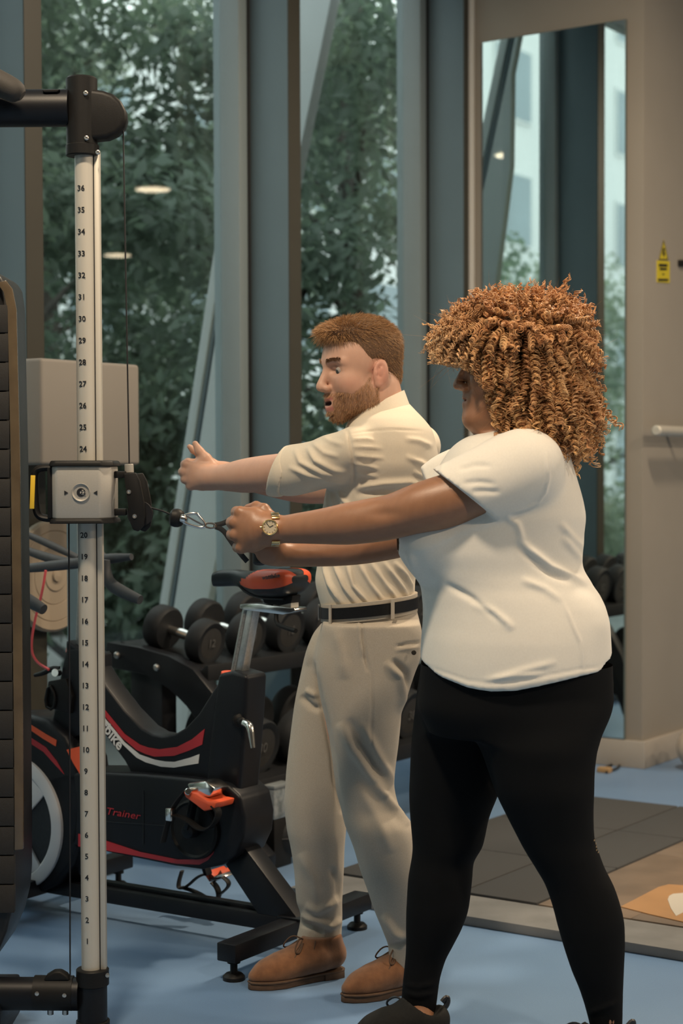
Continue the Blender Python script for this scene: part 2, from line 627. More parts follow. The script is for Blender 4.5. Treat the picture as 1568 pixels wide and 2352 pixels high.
def building(name, label, X0, X1, Y0, h, nx, nz):
    b = thing(name, label, 'building', L((X0 + X1) / 2, Y0, -0.3))
    MB().lbox(X0, X1, Y0, Y0 + 6, -0.3, h).build('wall', M_FACADE, b)
    MB().lbox(X0 - 0.2, X1 + 0.2, Y0 - 0.2, Y0 + 6.2, h, h + 0.5).build('parapet', M_FACADE, b)
    dx = (X1 - X0) / nx
    dz = h / nz
    for i in range(nx):
        for k in range(nz):
            x0, z0 = X0 + dx * (i + 0.22), dz * (k + 0.22)
            w = MB().lbox(x0, x0 + dx * 0.56, Y0 - 0.06, Y0 + 0.05, z0, z0 + dz * 0.6).build('window', M_FACADE, b)
            MB().lbox(x0 + 0.08, x0 + dx * 0.56 - 0.08, Y0 - 0.075, Y0 - 0.05, z0 + 0.08, z0 + dz * 0.6 - 0.08).build('pane', M_FGLASS, w)


building('pale_building', 'pale building with rows of windows far behind the trees', 14, 46, 24, 10, 9, 3)
building('white_building', 'white building with wide windows reflected in the mirror', -34, 8, 22, 16, 12, 5)
M_LEAF = {}
for nm, c in (('dark_leaf', (0.135, 0.185, 0.150)), ('mid_leaf', (0.175, 0.230, 0.180)), ('pale_leaf', (0.26, 0.31, 0.245))):
    m = mat(nm, c, rough=0.5, spec=0.4, noise=0.45, scale=1.2)
    nt = m.node_tree
    bsdf, out = nt.nodes['Principled BSDF'], nt.nodes['Material Output']
    tl = nt.nodes.new('ShaderNodeBsdfTranslucent')
    tl.inputs[0].default_value = (c[0] * 1.5, c[1] * 1.5, c[2] * 1.3, 1)
    mx = nt.nodes.new('ShaderNodeMixShader')
    mx.inputs[0].default_value = 0.45
    nt.links.new(bsdf.outputs[0], mx.inputs[1])
    nt.links.new(tl.outputs[0], mx.inputs[2])
    nt.links.new(mx.outputs[0], out.inputs[0])
    M_LEAF[nm] = m
M_BARK = mat('bark', (0.07, 0.06, 0.05), rough=0.9, noise=0.5, scale=15, bump=0.6, bscale=40)


def leaf_mesh(name, centres, radii, n, size, seed):
    """many small bent leaves spread through round clumps"""
    r = np.random.default_rng(seed)
    pick = r.integers(0, len(centres), n)
    d = r.normal(size=(n, 3))
    d /= np.linalg.norm(d, axis=1)[:, None]
    rad = r.random(n) ** 0.45
    c = np.array(centres)[pick] + d * (rad[:, None] * np.array(radii)[pick])
    nrm = d * 0.6 + r.normal(size=(n, 3)) * 0.5 + np.array((0, 0, 0.5))
    nrm /= np.linalg.norm(nrm, axis=1)[:, None]
    t = np.cross(nrm, r.normal(size=(n, 3)))
    t /= np.linalg.norm(t, axis=1)[:, None]
    b = np.cross(nrm, t)
    s = (size * (0.6 + 0.8 * r.random(n)))[:, None]
    v = np.stack([c - t * s, c - b * s * 0.45 + nrm * s * 0.15, c + t * s, c + b * s * 0.45 + nrm * s * 0.15], 1).reshape(-1, 3)
    f = np.arange(4 * n).reshape(n, 4)
    me = bpy.data.meshes.new(name)
    me.vertices.add(4 * n)
    me.vertices.foreach_set('co', v.astype(np.float32).ravel())
    me.loops.add(4 * n)
    me.loops.foreach_set('vertex_index', f.ravel().astype(np.int32))
    me.polygons.add(n)
    me.polygons.foreach_set('loop_start', (np.arange(n) * 4).astype(np.int32))
    me.update()
    me.validate()
    return me


def tree(X, Y, h, spread, label, leaf, seed, n=9000, size=0.055, low=0.1):
    r = random.Random(seed)
    t = thing('street_tree', label, 'tree', L(X, Y, -0.3), 'trees outside the windows')
    mb = MB()
    mb.tube([L(X, Y, -0.3), L(X + 0.05, Y, h * 0.35), L(X - 0.05, Y + 0.1, h * 0.7), L(X, Y, h * 0.95)], [0.16, 0.13, 0.08, 0.03], 10, smooth=1)
    cs, rs = [], []
    for k in range(26):
        a = r.uniform(0, 2 * math.pi)
        q = r.uniform(0.15, 1.0) * spread
        z = r.uniform(low, h)
        q *= 1.0 if z < h * 0.75 else 0.65
        p = L(X + math.cos(a) * q, Y + math.sin(a) * q, z)
        cs.append(tuple(p))
        rr = r.uniform(0.45, 0.85)
        rs.append((rr * 1.15, rr * 1.15, rr * 0.75))
        if k % 2 == 0:
            mb.tube([L(X, Y, max(0.3, z - 0.9)), L(X + math.cos(a) * q * .5, Y + math.sin(a) * q * .5, z - 0.35), p], [0.045, 0.03, 0.012], 6, smooth=1)
    mb.build('trunk', M_BARK, t)
    o = obj('foliage', leaf_mesh('foliage', cs, rs, n, size, seed), M_LEAF[leaf], t)
    o['kind'] = 'stuff'


tree(7.4, 8.0, 5.2, 1.7, 'dense dark green tree behind the measuring column', 'mid_leaf', 11, n=22000)
tree(9.6, 9.6, 6.0, 1.9, 'tall leafy tree filling the middle of the window view', 'dark_leaf', 12, n=22000)
tree(9.4, 7.0, 5.0, 1.5, 'leafy tree seen above the bearded man', 'dark_leaf', 13, n=22000)
tree(12.2, 8.2, 6.4, 1.9, 'dark tree near the narrow window by the mirror', 'mid_leaf', 14, n=20000)
tree(13.0, 12.5, 7.5, 2.4, 'pale green tree furthest back beyond the glass', 'pale_leaf', 15, n=20000)
tree(8.6, 13.0, 7.0, 2.2, 'pale green tree behind the dense dark tree', 'pale_leaf', 16, n=18000)
tree(1.6, 8.4, 3.4, 1.8, 'low green tree seen in the mirror', 'mid_leaf', 17, n=16000)
tree(-2.6, 10.0, 3.8, 2.0, 'broad green tree seen in the mirror', 'pale_leaf', 18, n=16000)
tree(-6.5, 11.0, 3.6, 2.2, 'grey-green tree seen far back in the mirror', 'mid_leaf', 19, n=16000)
# ------------------------------------------------------------------ smooth bodies: a distance field on a grid of uneven steps, skinned with quads
class Field:
    def __init__(self, xs, ys, zs):
        self.xs, self.ys, self.zs = (np.asarray(a, np.float32) for a in (xs, ys, zs))
        self.F = np.full((len(xs), len(ys), len(zs)), 0.5, np.float32)

    def sub(self, lo, hi):
        s = []
        for a, l, h in zip((self.xs, self.ys, self.zs), lo, hi):
            i0 = max(0, int(np.searchsorted(a, l)) - 1)
            i1 = min(len(a), int(np.searchsorted(a, h)) + 1)
            if i1 <= i0:
                return None
            s.append(slice(i0, i1))
        return tuple(s)

    def pts(self, s):
        return (self.xs[s[0]][:, None, None], self.ys[s[1]][None, :, None], self.zs[s[2]][None, None, :])

    def merge(self, s, d, k, mode='add'):
        F = self.F[s]
        if mode == 'add':
            if k > 0:
                h = np.clip(0.5 + 0.5 * (F - d) / k, 0, 1)
                self.F[s] = F * (1 - h) + d * h - k * h * (1 - h)
            else:
                self.F[s] = np.minimum(F, d)
        elif mode == 'cut':
            if k > 0:
                h = np.clip(0.5 - 0.5 * (F + d) / k, 0, 1)
                self.F[s] = F * (1 - h) + (-d) * h + k * h * (1 - h)
            else:
                self.F[s] = np.maximum(F, -d)

    def cone(self, a, b, ra, rb, k=0.01, mode='add', sc=None):
        """tapered capsule; sc stretches it along a unit axis: (axis, factor)"""
        a, b = np.array(a, float), np.array(b, float)
        m = max(ra, rb) * (max(1, sc[1]) if sc else 1) + k + 0.012
        s = self.sub(np.minimum(a, b) - m, np.maximum(a, b) + m)
        if s is None:
            return self
        x, y, z = self.pts(s)
        dx, dy, dz = x - a[0], y - a[1], z - a[2]
        ab = b - a
        if sc:
            ax = np.array(sc[0], float)
            ax /= np.linalg.norm(ax)
            g = 1.0 / sc[1] - 1.0
            q = dx * ax[0] + dy * ax[1] + dz * ax[2]
            dx, dy, dz = dx + q * g * ax[0], dy + q * g * ax[1], dz + q * g * ax[2]
            ab = ab + ab.dot(ax) * g * ax
        l2 = max(ab.dot(ab), 1e-9)
        t = np.clip((dx * ab[0] + dy * ab[1] + dz * ab[2]) / l2, 0, 1)
        d = np.sqrt((dx - t * ab[0]) ** 2 + (dy - t * ab[1]) ** 2 + (dz - t * ab[2]) ** 2) - (ra + (rb - ra) * t)
        self.merge(s, d.astype(np.float32), k, mode)
        return self

    def chain(self, pts, k=0.01, mode='add', sc=None):
        for (a, ra), (b, rb) in zip(pts[:-1], pts[1:]):
            self.cone(a, b, ra, rb, k, mode, sc)
        return self

    def limb(self, pts, k=0.01, n=5):
        """smooth limb through (point, radius) nodes"""
        P = np.array([np.append(p, r) for p, r in pts])
        u = np.concatenate([[0], np.cumsum(np.linalg.norm(np.diff(P[:, :3], axis=0), axis=1))])
        uu = np.concatenate([np.linspace(a, b, n, endpoint=False) for a, b in zip(u[:-1], u[1:])] + [[u[-1]]])
        # Catmull-Rom through the nodes
        m = np.gradient(P, u, axis=0)
        i = np.clip(np.searchsorted(u, uu, side='right') - 1, 0, len(u) - 2)
        h = (u[i + 1] - u[i])[:, None]
        t = ((uu - u[i])[:, None]) / h
        S = P[i] * (2 * t ** 3 - 3 * t ** 2 + 1) + h * m[i] * (t ** 3 - 2 * t ** 2 + t) + P[i + 1] * (-2 * t ** 3 + 3 * t ** 2) + h * m[i + 1] * (t ** 3 - t ** 2)
        return self.chain([(s_[:3], s_[3]) for s_ in S], k)

    def ell(self, c, r, R=None, k=0.01, mode='add', p=2.0):
        """ellipsoid with radii r along the columns of R"""
        c = np.array(c, float)
        R = np.eye(3) if R is None else np.array(R, float)
        m = (np.abs(R) @ np.array(r)) + k + 0.012
        s = self.sub(c - m, c + m)
        if s is None:
            return self
        x, y, z = self.pts(s)
        dx, dy, dz = x - c[0], y - c[1], z - c[2]
        q = 0
        for j in range(3):
            u = np.abs(dx * R[0, j] + dy * R[1, j] + dz * R[2, j]) / r[j]
            q = q + u ** p
        q = np.maximum(q, 1e-8) ** (1 / p)
        rho = np.sqrt(dx * dx + dy * dy + dz * dz)
        d = np.where(q < 0.3, -0.7 * min(r), rho * (1 - 1 / np.maximum(q, 1e-4)))
        self.merge(s, d.astype(np.float32), k, mode)
        return self

    def loft(self, rows, k=0.01, mode='add', p=2.2, cap=0.0):
        """stack of level sections: rows of (z, x centre, y centre, half x, half y[, twist])"""
        rows = sorted(rows)
        z_ = np.array([r[0] for r in rows])
        zz = self.zs
        s = self.sub((min(r[1] - r[3] for r in rows) - .06, min(r[2] - r[4] for r in rows) - .06, z_[0] - k - .02),
                     (max(r[1] + r[3] for r in rows) + .06, max(r[2] + r[4] for r in rows) + .06, z_[-1] + k + .02))
        x, y, z = self.pts(s)
        zl = self.zs[s[2]]
        val = [smooth_interp(zl, z_, [r[j] for r in rows])[None, None, :] for j in range(1, 5)]
        dx, dy = x - val[0], y - val[1]
        if len(rows[0]) > 5:
            tw = smooth_interp(zl, z_, [r[5] for r in rows])[None, None, :]
            c_, s_ = np.cos(tw), np.sin(tw)
            dx, dy = dx * c_ + dy * s_, -dx * s_ + dy * c_
        q = np.maximum((np.abs(dx) / val[2]) ** p + (np.abs(dy) / val[3]) ** p, 1e-8) ** (1 / p)
        rho = np.sqrt(dx * dx + dy * dy)
        d = np.where(q < 0.3, -0.7 * np.minimum(val[2], val[3]), rho * (1 - 1 / np.maximum(q, 1e-4)))
        d = np.maximum(d, np.maximum(z_[0] - z, z - z_[-1]))
        self.merge(s, d.astype(np.float32), k, mode)
        return self

    def half(self, o, n, lo=None, hi=None, k=0.0):
        """cut away the side that n points to, inside a box"""
        s = self.sub(lo if lo is not None else (-9, -9, -9), hi if hi is not None else (9, 99, 9))
        x, y, z = self.pts(s)
        n = np.array(n, float)
        n /= np.linalg.norm(n)
        d = (x - o[0]) * n[0] + (y - o[1]) * n[1] + (z - o[2]) * n[2]
        self.F[s] = np.maximum(self.F[s], d.astype(np.float32))
        return self

    def mesh(self, smooth=1):
        F, xs, ys, zs = self.F, self.xs, self.ys, self.zs
        I = F < 0
        A = [I[i:I.shape[0] - 1 + i, j:I.shape[1] - 1 + j, l:I.shape[2] - 1 + l] for i in (0, 1) for j in (0, 1) for l in (0, 1)]
        anyi, alli = A[0].copy(), A[0].copy()
        for a in A[1:]:
            anyi |= a
            alli &= a
        act = np.argwhere(anyi & ~alli)
        n = len(act)
        idx = np.full(anyi.shape, -1, np.int32)
        idx[act[:, 0], act[:, 1], act[:, 2]] = np.arange(n)
        acc = np.zeros((n, 3))
        cnt = np.zeros(n)
        off = [(i, j, l) for i in (0, 1) for j in (0, 1) for l in (0, 1)]
        val = [F[act[:, 0] + i, act[:, 1] + j, act[:, 2] + l] for i, j, l in off]
        pos = [np.stack([xs[act[:, 0] + i], ys[act[:, 1] + j], zs[act[:, 2] + l]], 1) for i, j, l in off]
        for a in range(8):
            for b in range(a + 1, 8):
                if sum(p != q for p, q in zip(off[a], off[b])) != 1:
                    continue
                m = (val[a] < 0) != (val[b] < 0)
                t = np.where(m, val[a] / np.where(m, val[a] - val[b], 1), 0)[:, None]
                acc += np.where(m[:, None], pos[a] + (pos[b] - pos[a]) * t, 0)
                cnt += m
        V = acc / cnt[:, None]
        quads = []
        for ax in range(3):
            sl0 = [slice(None)] * 3
            sl1 = [slice(None)] * 3
            sl0[ax], sl1[ax] = slice(0, -1), slice(1, None)
            a, b = I[tuple(sl0)], I[tuple(sl1)]
            ch = np.argwhere(a != b)
            o1, o2 = (ax + 1) % 3, (ax + 2) % 3
            ok = (ch[:, o1] > 0) & (ch[:, o2] > 0) & (ch[:, o1] < F.shape[o1] - 1) & (ch[:, o2] < F.shape[o2] - 1)
            ch = ch[ok]
            def cell(d1, d2):
                c = ch.copy()
                c[:, o1] -= d1
                c[:, o2] -= d2
                return idx[c[:, 0], c[:, 1], c[:, 2]]
            q = np.stack([cell(1, 1), cell(0, 1), cell(0, 0), cell(1, 0)], 1)
            ins = I[ch[:, 0], ch[:, 1], ch[:, 2]]
            q[~ins] = q[~ins][:, ::-1]
            quads.append(q)
        Q = np.concatenate(quads)
        Q = Q[(Q >= 0).all(1)]
        for _ in range(smooth):
            V = relax(V, Q, 0.5)
        return V, Q


def relax(V, Q, f):
    acc = np.zeros_like(V)
    cnt = np.zeros(len(V))
    for a, b in ((0, 1), (1, 2), (2, 3), (3, 0)):
        for i, j in ((a, b), (b, a)):
            for c in range(3):
                acc[:, c] += np.bincount(Q[:, i], V[Q[:, j], c], len(V))
            cnt += np.bincount(Q[:, i], minlength=len(V))
    cnt = np.maximum(cnt, 1)
    return V * (1 - f) + acc / cnt[:, None] * f


def smooth_interp(x, xp, fp):
    """monotone cubic through the rows"""
    xp, fp = np.asarray(xp, float), np.asarray(fp, float)
    h = np.diff(xp)
    d = np.diff(fp) / h
    m = np.zeros_like(fp)
    m[0], m[-1] = d[0], d[-1]
    for i in range(1, len(fp) - 1):
        if d[i - 1] * d[i] > 0:
            m[i] = 2 / (1 / d[i - 1] + 1 / d[i])
    x = np.clip(x, xp[0], xp[-1])
    i = np.clip(np.searchsorted(xp, x) - 1, 0, len(h) - 1)
    t = (x - xp[i]) / h[i]
    return (fp[i] * (2 * t ** 3 - 3 * t ** 2 + 1) + h[i] * m[i] * (t ** 3 - 2 * t ** 2 + t) + fp[i + 1] * (-2 * t ** 3 + 3 * t ** 2) + h[i] * m[i + 1] * (t ** 3 - t ** 2))


def axis(*spans):
    """uneven grid line from (start, end, step) spans"""
    out = []
    for a, b, st in spans:
        n = max(1, int(round((b - a) / st)))
        out.append(np.linspace(a, b, n, endpoint=False))
    out.append(np.array([spans[-1][1]]))
    return np.concatenate(out)


def vert_normals(V, Q):
    n = np.cross(V[Q[:, 2]] - V[Q[:, 0]], V[Q[:, 3]] - V[Q[:, 1]])
    N = np.zeros_like(V)
    for k in range(4):
        for c in range(3):
            N[:, c] += np.bincount(Q[:, k], n[:, c], len(V))
    return N / np.maximum(np.linalg.norm(N, axis=1), 1e-12)[:, None]


CAM_RN = np.array(CAM_R)


def to_px(V):
    c = (np.asarray(V) - np.array([0, 0, EYE])) @ CAM_RN
    return np.stack([784 + F_PX * c[:, 0] / -c[:, 2], PY0 - F_PX * c[:, 1] / -c[:, 2]], 1)


FOLD_GAIN = 1.5


def folds(V, Q, lines, face=None):
    """press creases into cloth: each line = (points, height in metres, half width in pixels); only the side that faces the camera"""
    N = vert_normals(V, Q)
    P = to_px(V)
    view = V - np.array([0, 0, EYE])
    view /= np.linalg.norm(view, axis=1)[:, None]
    fac = np.clip(-(N * view).sum(1) * 2.2 + 0.1, 0, 1)
    D = np.zeros(len(V))
    for pts, h, w in lines:
        pts = np.array(pts, float)
        best = np.full(len(V), 1e9)
        along = np.zeros(len(V))
        seg = np.linalg.norm(np.diff(pts, axis=0), axis=1)
        tot = seg.sum()
        acc = 0
        for a, b, l in zip(pts[:-1], pts[1:], seg):
            ab = b - a
            t = np.clip(((P - a) @ ab) / (l * l), 0, 1)
            d = np.linalg.norm(P - a - t[:, None] * ab, axis=1)
            m = d < best
            best[m] = d[m]
            along[m] = (acc + t[m] * l) / tot
            acc += l
        taper = np.clip(np.minimum(along, 1 - along) * 4, 0, 1) ** 0.7
        D += FOLD_GAIN * h * np.exp(-(best / w) ** 2) * taper
    return V + N * (D * fac)[:, None]


def make(name, V, Q, material, parent, colours=None):
    me = bpy.data.meshes.new(name)
    nv, nf = len(V), len(Q)
    me.vertices.add(nv)
    me.vertices.foreach_set('co', np.asarray(V, np.float32).ravel())
    me.loops.add(4 * nf)
    me.loops.foreach_set('vertex_index', Q.astype(np.int32).ravel())
    me.polygons.add(nf)
    me.polygons.foreach_set('loop_start', (np.arange(nf) * 4).astype(np.int32))
    me.update()
    me.validate()
    me.polygons.foreach_set('use_smooth', [True] * len(me.polygons))
    if colours is not None:
        ca = me.color_attributes.new('tint', 'FLOAT_COLOR', 'POINT')
        c4 = np.ones((nv, 4), np.float32)
        c4[:, :3] = colours
        ca.data.foreach_set('color', c4.ravel())
    return obj(name, me, material, parent)


def npv(v):
    return np.array((v[0], v[1], v[2]), float)
# ------------------------------------------------------------------ cable machine
M_BLACK = mat('black_paint', (0.007, 0.008, 0.011), rough=0.42, spec=0.28, noise=0.15, scale=60, bump=0.05, bscale=400)
M_BLACKPL = mat('black_plastic', (0.010, 0.0098, 0.0100), rough=0.5, spec=0.22, noise=0.15, scale=80, bump=0.1, bscale=600)
M_ALU = mat('brushed_aluminium', (0.56, 0.53, 0.47), rough=0.5, metal=0.35, noise=0.08, scale=40, stretch=(1, 1, 0.05))
M_SILVER = mat('silver_casting', (0.42, 0.40, 0.365), rough=0.5, metal=0.4, noise=0.06, scale=300)
M_CHROME = mat('chrome', (0.75, 0.72, 0.68), rough=0.18, metal=1.0)
M_BOLT = mat('bolt_steel', (0.62, 0.60, 0.57), rough=0.3, metal=0.9, noise=0.1)
M_INK = mat('black_print', (0.010, 0.011, 0.014), rough=0.5)
M_CABLE = mat('black_cable', (0.010, 0.010, 0.012), rough=0.4)
M_YELLOW = mat('yellow_tape', (0.72, 0.46, 0.03), rough=0.5, noise=0.06)
M_REDPAINT = mat('red_print', (0.42, 0.025, 0.035), rough=0.4, noise=0.08)
M_WHITEPAINT = mat('white_print_gloss', (0.62, 0.62, 0.62), rough=0.35)
M_ORANGE = mat('orange_red_plastic', (0.72, 0.10, 0.035), rough=0.4, noise=0.05)

DM = 4.17
S_M = DM / F_PX                      # metres per pixel at the machine
VR, VF, VU = Vector((1, 0, 0)), Vector((0, 1, 0)), Vector((0, 0, 1))
mach = thing('cable_machine', 'black cable machine with numbered silver column, sliding pulley carriage and weight tower', 'cable machine', W(206, 2395, DM))
cb = W(200, 1080, DM)
CXM = cb.x


def mz(py, d=DM, px=206):
    return W(px, py, d).z


z_bot, z_top = mz(2235), mz(345)
col = MB().cyl((CXM, DM, z_bot), (CXM, DM, z_top), 22.5 * S_M, seg=40).build('column', M_ALU, mach)
MB().box((CXM + 28.5 * S_M, DM + 0.004, (z_bot + z_top) / 2), (6.5 * S_M, 0, 0), (0, 0.014, 0), (0, 0, (z_top - z_bot) / 2)).build('column_rail', M_ALU, mach, bevel=0.003)
MB().box((CXM + 21.4 * S_M, DM - 0.006, (z_bot + z_top) / 2), (0.7 * S_M, 0, 0), (0, 0.004, 0), (0, 0, (z_top - z_bot) / 2)).build('rail_groove', M_INK, mach)
z1, z36 = mz(2157, px=200), mz(436, px=180)
an = math.radians(-14)
rr_ = 22.5 * S_M
for k in range(1, 37):
    if k in (21, 23):
        continue
    z = z1 + (z36 - z1) * (k - 1) / 35
    if k == 22:
        continue
    p = Vector((CXM + math.sin(an) * rr_, DM - math.cos(an) * rr_ - 0.0004, z))
    text_mesh(str(k), 0.0185, p, (math.cos(an), math.sin(an), 0), VU, 0.0004, 'position_number', M_INK, col, bold=0.0003)

# head with pulley cover
hx = W(188, 260, DM)
head = MB().cyl((hx.x, DM, mz(340)), (hx.x, DM, mz(178)), 35.5 * S_M, seg=32, bev=0.004).build('head_casting', M_BLACKPL, mach)
MB().cyl((hx.x + 1 * S_M, DM, mz(359)), (hx.x + 1 * S_M, DM, mz(333)), 38 * S_M, seg=32, bev=0.002).build('collar', M_BLACKPL, mach)
prof = [(195, 206), (240, 212), (262, 220), (280, 236), (291, 258), (293, 278), (288, 296), (272, 312), (250, 322), (195, 328)]
MB().prism([W(x, y, DM) for x, y in prof], (0, 0.052, 0)).build('pulley_cover', M_BLACKPL, mach, bevel=0.012, seg=4)
for x, y in ((197, 214), (199, 317), (225, 350)):
    p = W(x, y, DM - 0.037)
    MB().lathe(p, (0, -1, 0), [(0, 0.0058), (0.0025, 0.0055), (0.004, 0.0028), (0.002, 0.0022), (0.002, 0.0)], 12).build('bolt', M_BOLT, mach)
MB().cyl(W(-420, 252, DM), W(160, 248, DM), 42 * S_M, seg=32).build('top_tube', M_BLACK, mach)
MB().tube([W(-120, 130, DM - 0.1), W(-20, 182, DM - 0.1), W(40, 212, DM - 0.1), W(52, 220, DM - 0.1)], [0.030, 0.030, 0.028, 0.012], 20, smooth=2).build('pull_grip', mat('rubber_grip', (0.03, 0.027, 0.024), rough=0.7, bump=0.2, bscale=500), mach)
MB().prism([W(x, y, DM - 0.03) for x, y in ((98, 209), (138, 207), (132, 213), (104, 214))], (0, 0.02, 0)).build('tube_plug', M_BLACKPL, mach, bevel=0.001)
MB().cyl(W(-420, 2420, DM + .05), W(-420, 230, DM + .05), 0.05, seg=24).build('upright', M_BLACK, mach)

# cables
MB().tube([W(283, 300, DM), W(290, 700, DM), W(297, 1075, DM)], 1.9 * S_M, 8).build('cable', M_CABLE, mach)
MB().tube([W(158, 1190, DM - .01), W(160, 1700, DM - .01), W(161, 2240, DM - .01)], 1.9 * S_M, 8).build('cable', M_CABLE, mach)
MB().tube([W(333, 1163, DM), W(352, 1168, DM), W(375, 1174, DM), W(398, 1185, DM)], 2.2 * S_M, 8, smooth=2).build('cable', M_CABLE, mach)

# sliding carriage
zc0, zc1 = mz(1190), mz(1070)
car = MB()
out = [(128, .045), (128, -.055), (140, -.066), (238, -.066), (262, -.045), (266, .045)]
def car_pts(z, grow=0.0):
    return [Vector((W(x, 1130, DM).x + (grow if x > 200 else -grow), DM + y + (grow if y > 0 else -grow), z)) for x, y in out]
a_, b_ = car_pts(zc0), car_pts(zc1)
n6 = len(a_)
car.add(a_ + b_, [tuple(range(n6)), tuple(range(2 * n6 - 1, n6 - 1, -1))] + [(i, n6 + i, n6 + (i + 1) % n6, (i + 1) % n6) for i in range(n6)])
carriage = car.build('carriage', M_SILVER, mach, bevel=0.004)
for z0, z1_ in ((zc1 - 0.001, mz(1058)), (mz(1201), zc0 + 0.001)):
    c2 = MB()
    a_, b_ = car_pts(z0, 0.007), car_pts(z1_, 0.003)
    c2.add(a_ + b_, [tuple(range(n6)), tuple(range(2 * n6 - 1, n6 - 1, -1))] + [(i, n6 + i, n6 + (i + 1) % n6, (i + 1) % n6) for i in range(n6)])
    c2.build('carriage_cap', M_BLACKPL, mach, bevel=0.004)
yf = DM - 0.0665
dial_c = W(186, 1131, yf)
MB().lathe(dial_c, (0, -1, 0), [(0.0, 0.0215), (0.0035, 0.0205), (0.001, 0.0175), (-0.012, 0.0095), (-0.016, 0.009)], 36, ends=False).build('sight_cone', M_SILVER, carriage)
MB().lathe(dial_c + Vector((0, 0.0005, 0)), (0, -1, 0), [(0.0, 0.0100), (0.0012, 0.0100)], 28).build('sight_hole', M_INK, carriage)
MB().lathe(dial_c + Vector((0.004, 0, 0)), (0, -1, 0), [(0.001, 0.0062), (0.0018, 0.0062)], 20).build('sight_window', mat('sight_grey', (0.42, 0.40, 0.37), rough=0.5), carriage)
text_mesh('22', 0.013, dial_c + Vector((0.005, -0.0026, 0)), VR, VU, 0.0003, 'position_number', M_INK, carriage, bold=0.0002)
for s_, x in ((1, 152), (-1, 219)):
    c0 = W(x, 1132, yf - 0.0006)
    MB().prism([c0 + Vector((s_ * 0.0045, 0, 0)), c0 + Vector((-s_ * 0.0045, 0, 0.0055)), c0 + Vector((-s_ * 0.0045, 0, -0.0055))], (0, 0.0006, 0)).build('arrow_mark', M_INK, carriage)
# release handle loop on the left with yellow tape
dl = DM - 0.03
loop = [(128, 1074), (95, 1074), (80, 1082), (79, 1110), (82, 1160), (86, 1182), (98, 1190), (128, 1192)]
MB().tube([W(x, y, dl) for x, y in loop], 8.5 * S_M, 10, smooth=2, flat=(1.0, 1.8), up=(0, 1, 0)).build('release_handle', M_BLACKPL, mach)
MB().box(W(121, 1132, dl + .01), (8 * S_M, 0, 0), (0, 0.03, 0), (0, 0, 58 * S_M)).build('handle_mount', M_BLACKPL, mach, bevel=0.003)
MB().box(W(77, 1130, dl - 0.002), (5.2 * S_M, 0, 0), (0, 0.016, 0), (0.0016, 0, 38 * S_M)).build('yellow_grip', M_YELLOW, mach, bevel=0.001)
# swivel pulley
for y in (1090, 1176):
    MB().box(W(277, y, DM), (14 * S_M, 0, 0), (0, 0.014, 0), (0, 0, 8 * S_M)).build('hinge_bracket', M_BLACKPL, mach, bevel=0.003)
MB().cyl(W(297, 1086, DM), W(296, 1066, DM), 10.5 * S_M, seg=20, bev=0.001).build('swivel_cap', M_SILVER, mach)
plate = [(285, 1088), (312, 1085), (322, 1105), (331, 1150), (334, 1185), (330, 1208), (318, 1221), (306, 1217), (299, 1200), (293, 1150)]
ny = Vector((0.0, 0.014, 0))
MB().prism([W(x, y, DM - 0.018) for x, y in plate], ny).build('pulley_plate', M_BLACKPL, mach, bevel=0.003)
MB().prism([W(x + 16, y + 1, DM + 0.018) for x, y in plate], ny).build('pulley_plate', M_BLACKPL, mach, bevel=0.003)
MB().lathe(W(322, 1180, DM) + Vector((0, -0.010, 0)), (0, 1, 0), [(0, 0.030), (0.004, 0.030), (0.010, 0.024), (0.016, 0.030), (0.020, 0.030)], 28).build('pulley_wheel', M_CABLE, mach)
for x, y in ((296, 1130), (309, 1186)):
    MB().lathe(W(x, y, DM - 0.025), (0, -1, 0), [(0, 0.0055), (0.0018, 0.0050), (0.0018, 0.002), (0.0006, 0.0)], 14).build('bolt', M_BOLT, mach)
# foot of the column
bx = W(212, 2290, DM)
MB().cyl((bx.x, DM, 0.0), (bx.x, DM, mz(2235)), 34.5 * S_M, seg=32).build('base_post', M_BLACK, mach)
MB().cyl((bx.x + .001, DM, mz(2262)), (bx.x + .001, DM, mz(2224)), 38 * S_M, seg=32, bev=0.002).build('collar', M_BLACKPL, mach)
MB().cyl((bx.x + .001, DM, mz(2370)), (bx.x + .001, DM, mz(2342)), 39 * S_M, seg=32, bev=0.002).build('collar', M_BLACKPL, mach)
MB().cyl((bx.x, DM, 0.0), (bx.x, DM, 0.012), 0.09, seg=32, bev=0.003).build('foot_plate', M_BLACK, mach)
MB().cyl(W(-420, 2279, DM), W(182, 2283, DM), 38 * S_M, seg=28).build('bottom_tube', M_BLACK, mach)
MB().cyl(W(79, 2280, DM), W(168, 2281, DM), 40 * S_M, seg=28).build('pulley_bracket', M_BLACKPL, mach)
MB().prism([W(x, y, DM - 0.008) for x, y in ((100, 2252), (108, 2238), (125, 2228), (140, 2227), (155, 2236), (164, 2250))], (0, 0.03, 0)).build('pulley_hood', M_BLACKPL, mach, bevel=0.006, seg=3)
for x, y in ((85, 2282), (148, 2286), (247, 2240)):
    MB().lathe(W(x, y, DM - (0.038 if x < 200 else 0.02)), (0, -1, 0), [(0, 0.0052), (0.003, 0.005), (0.004, 0.002), (0.003, 0.0)], 12).build('bolt', M_BOLT, mach)
for x in (116, 150):
    MB().cyl(W(x, 2316, DM), W(x, 2330, DM), 0.0075, seg=6).build('bolt', M_BOLT, mach)

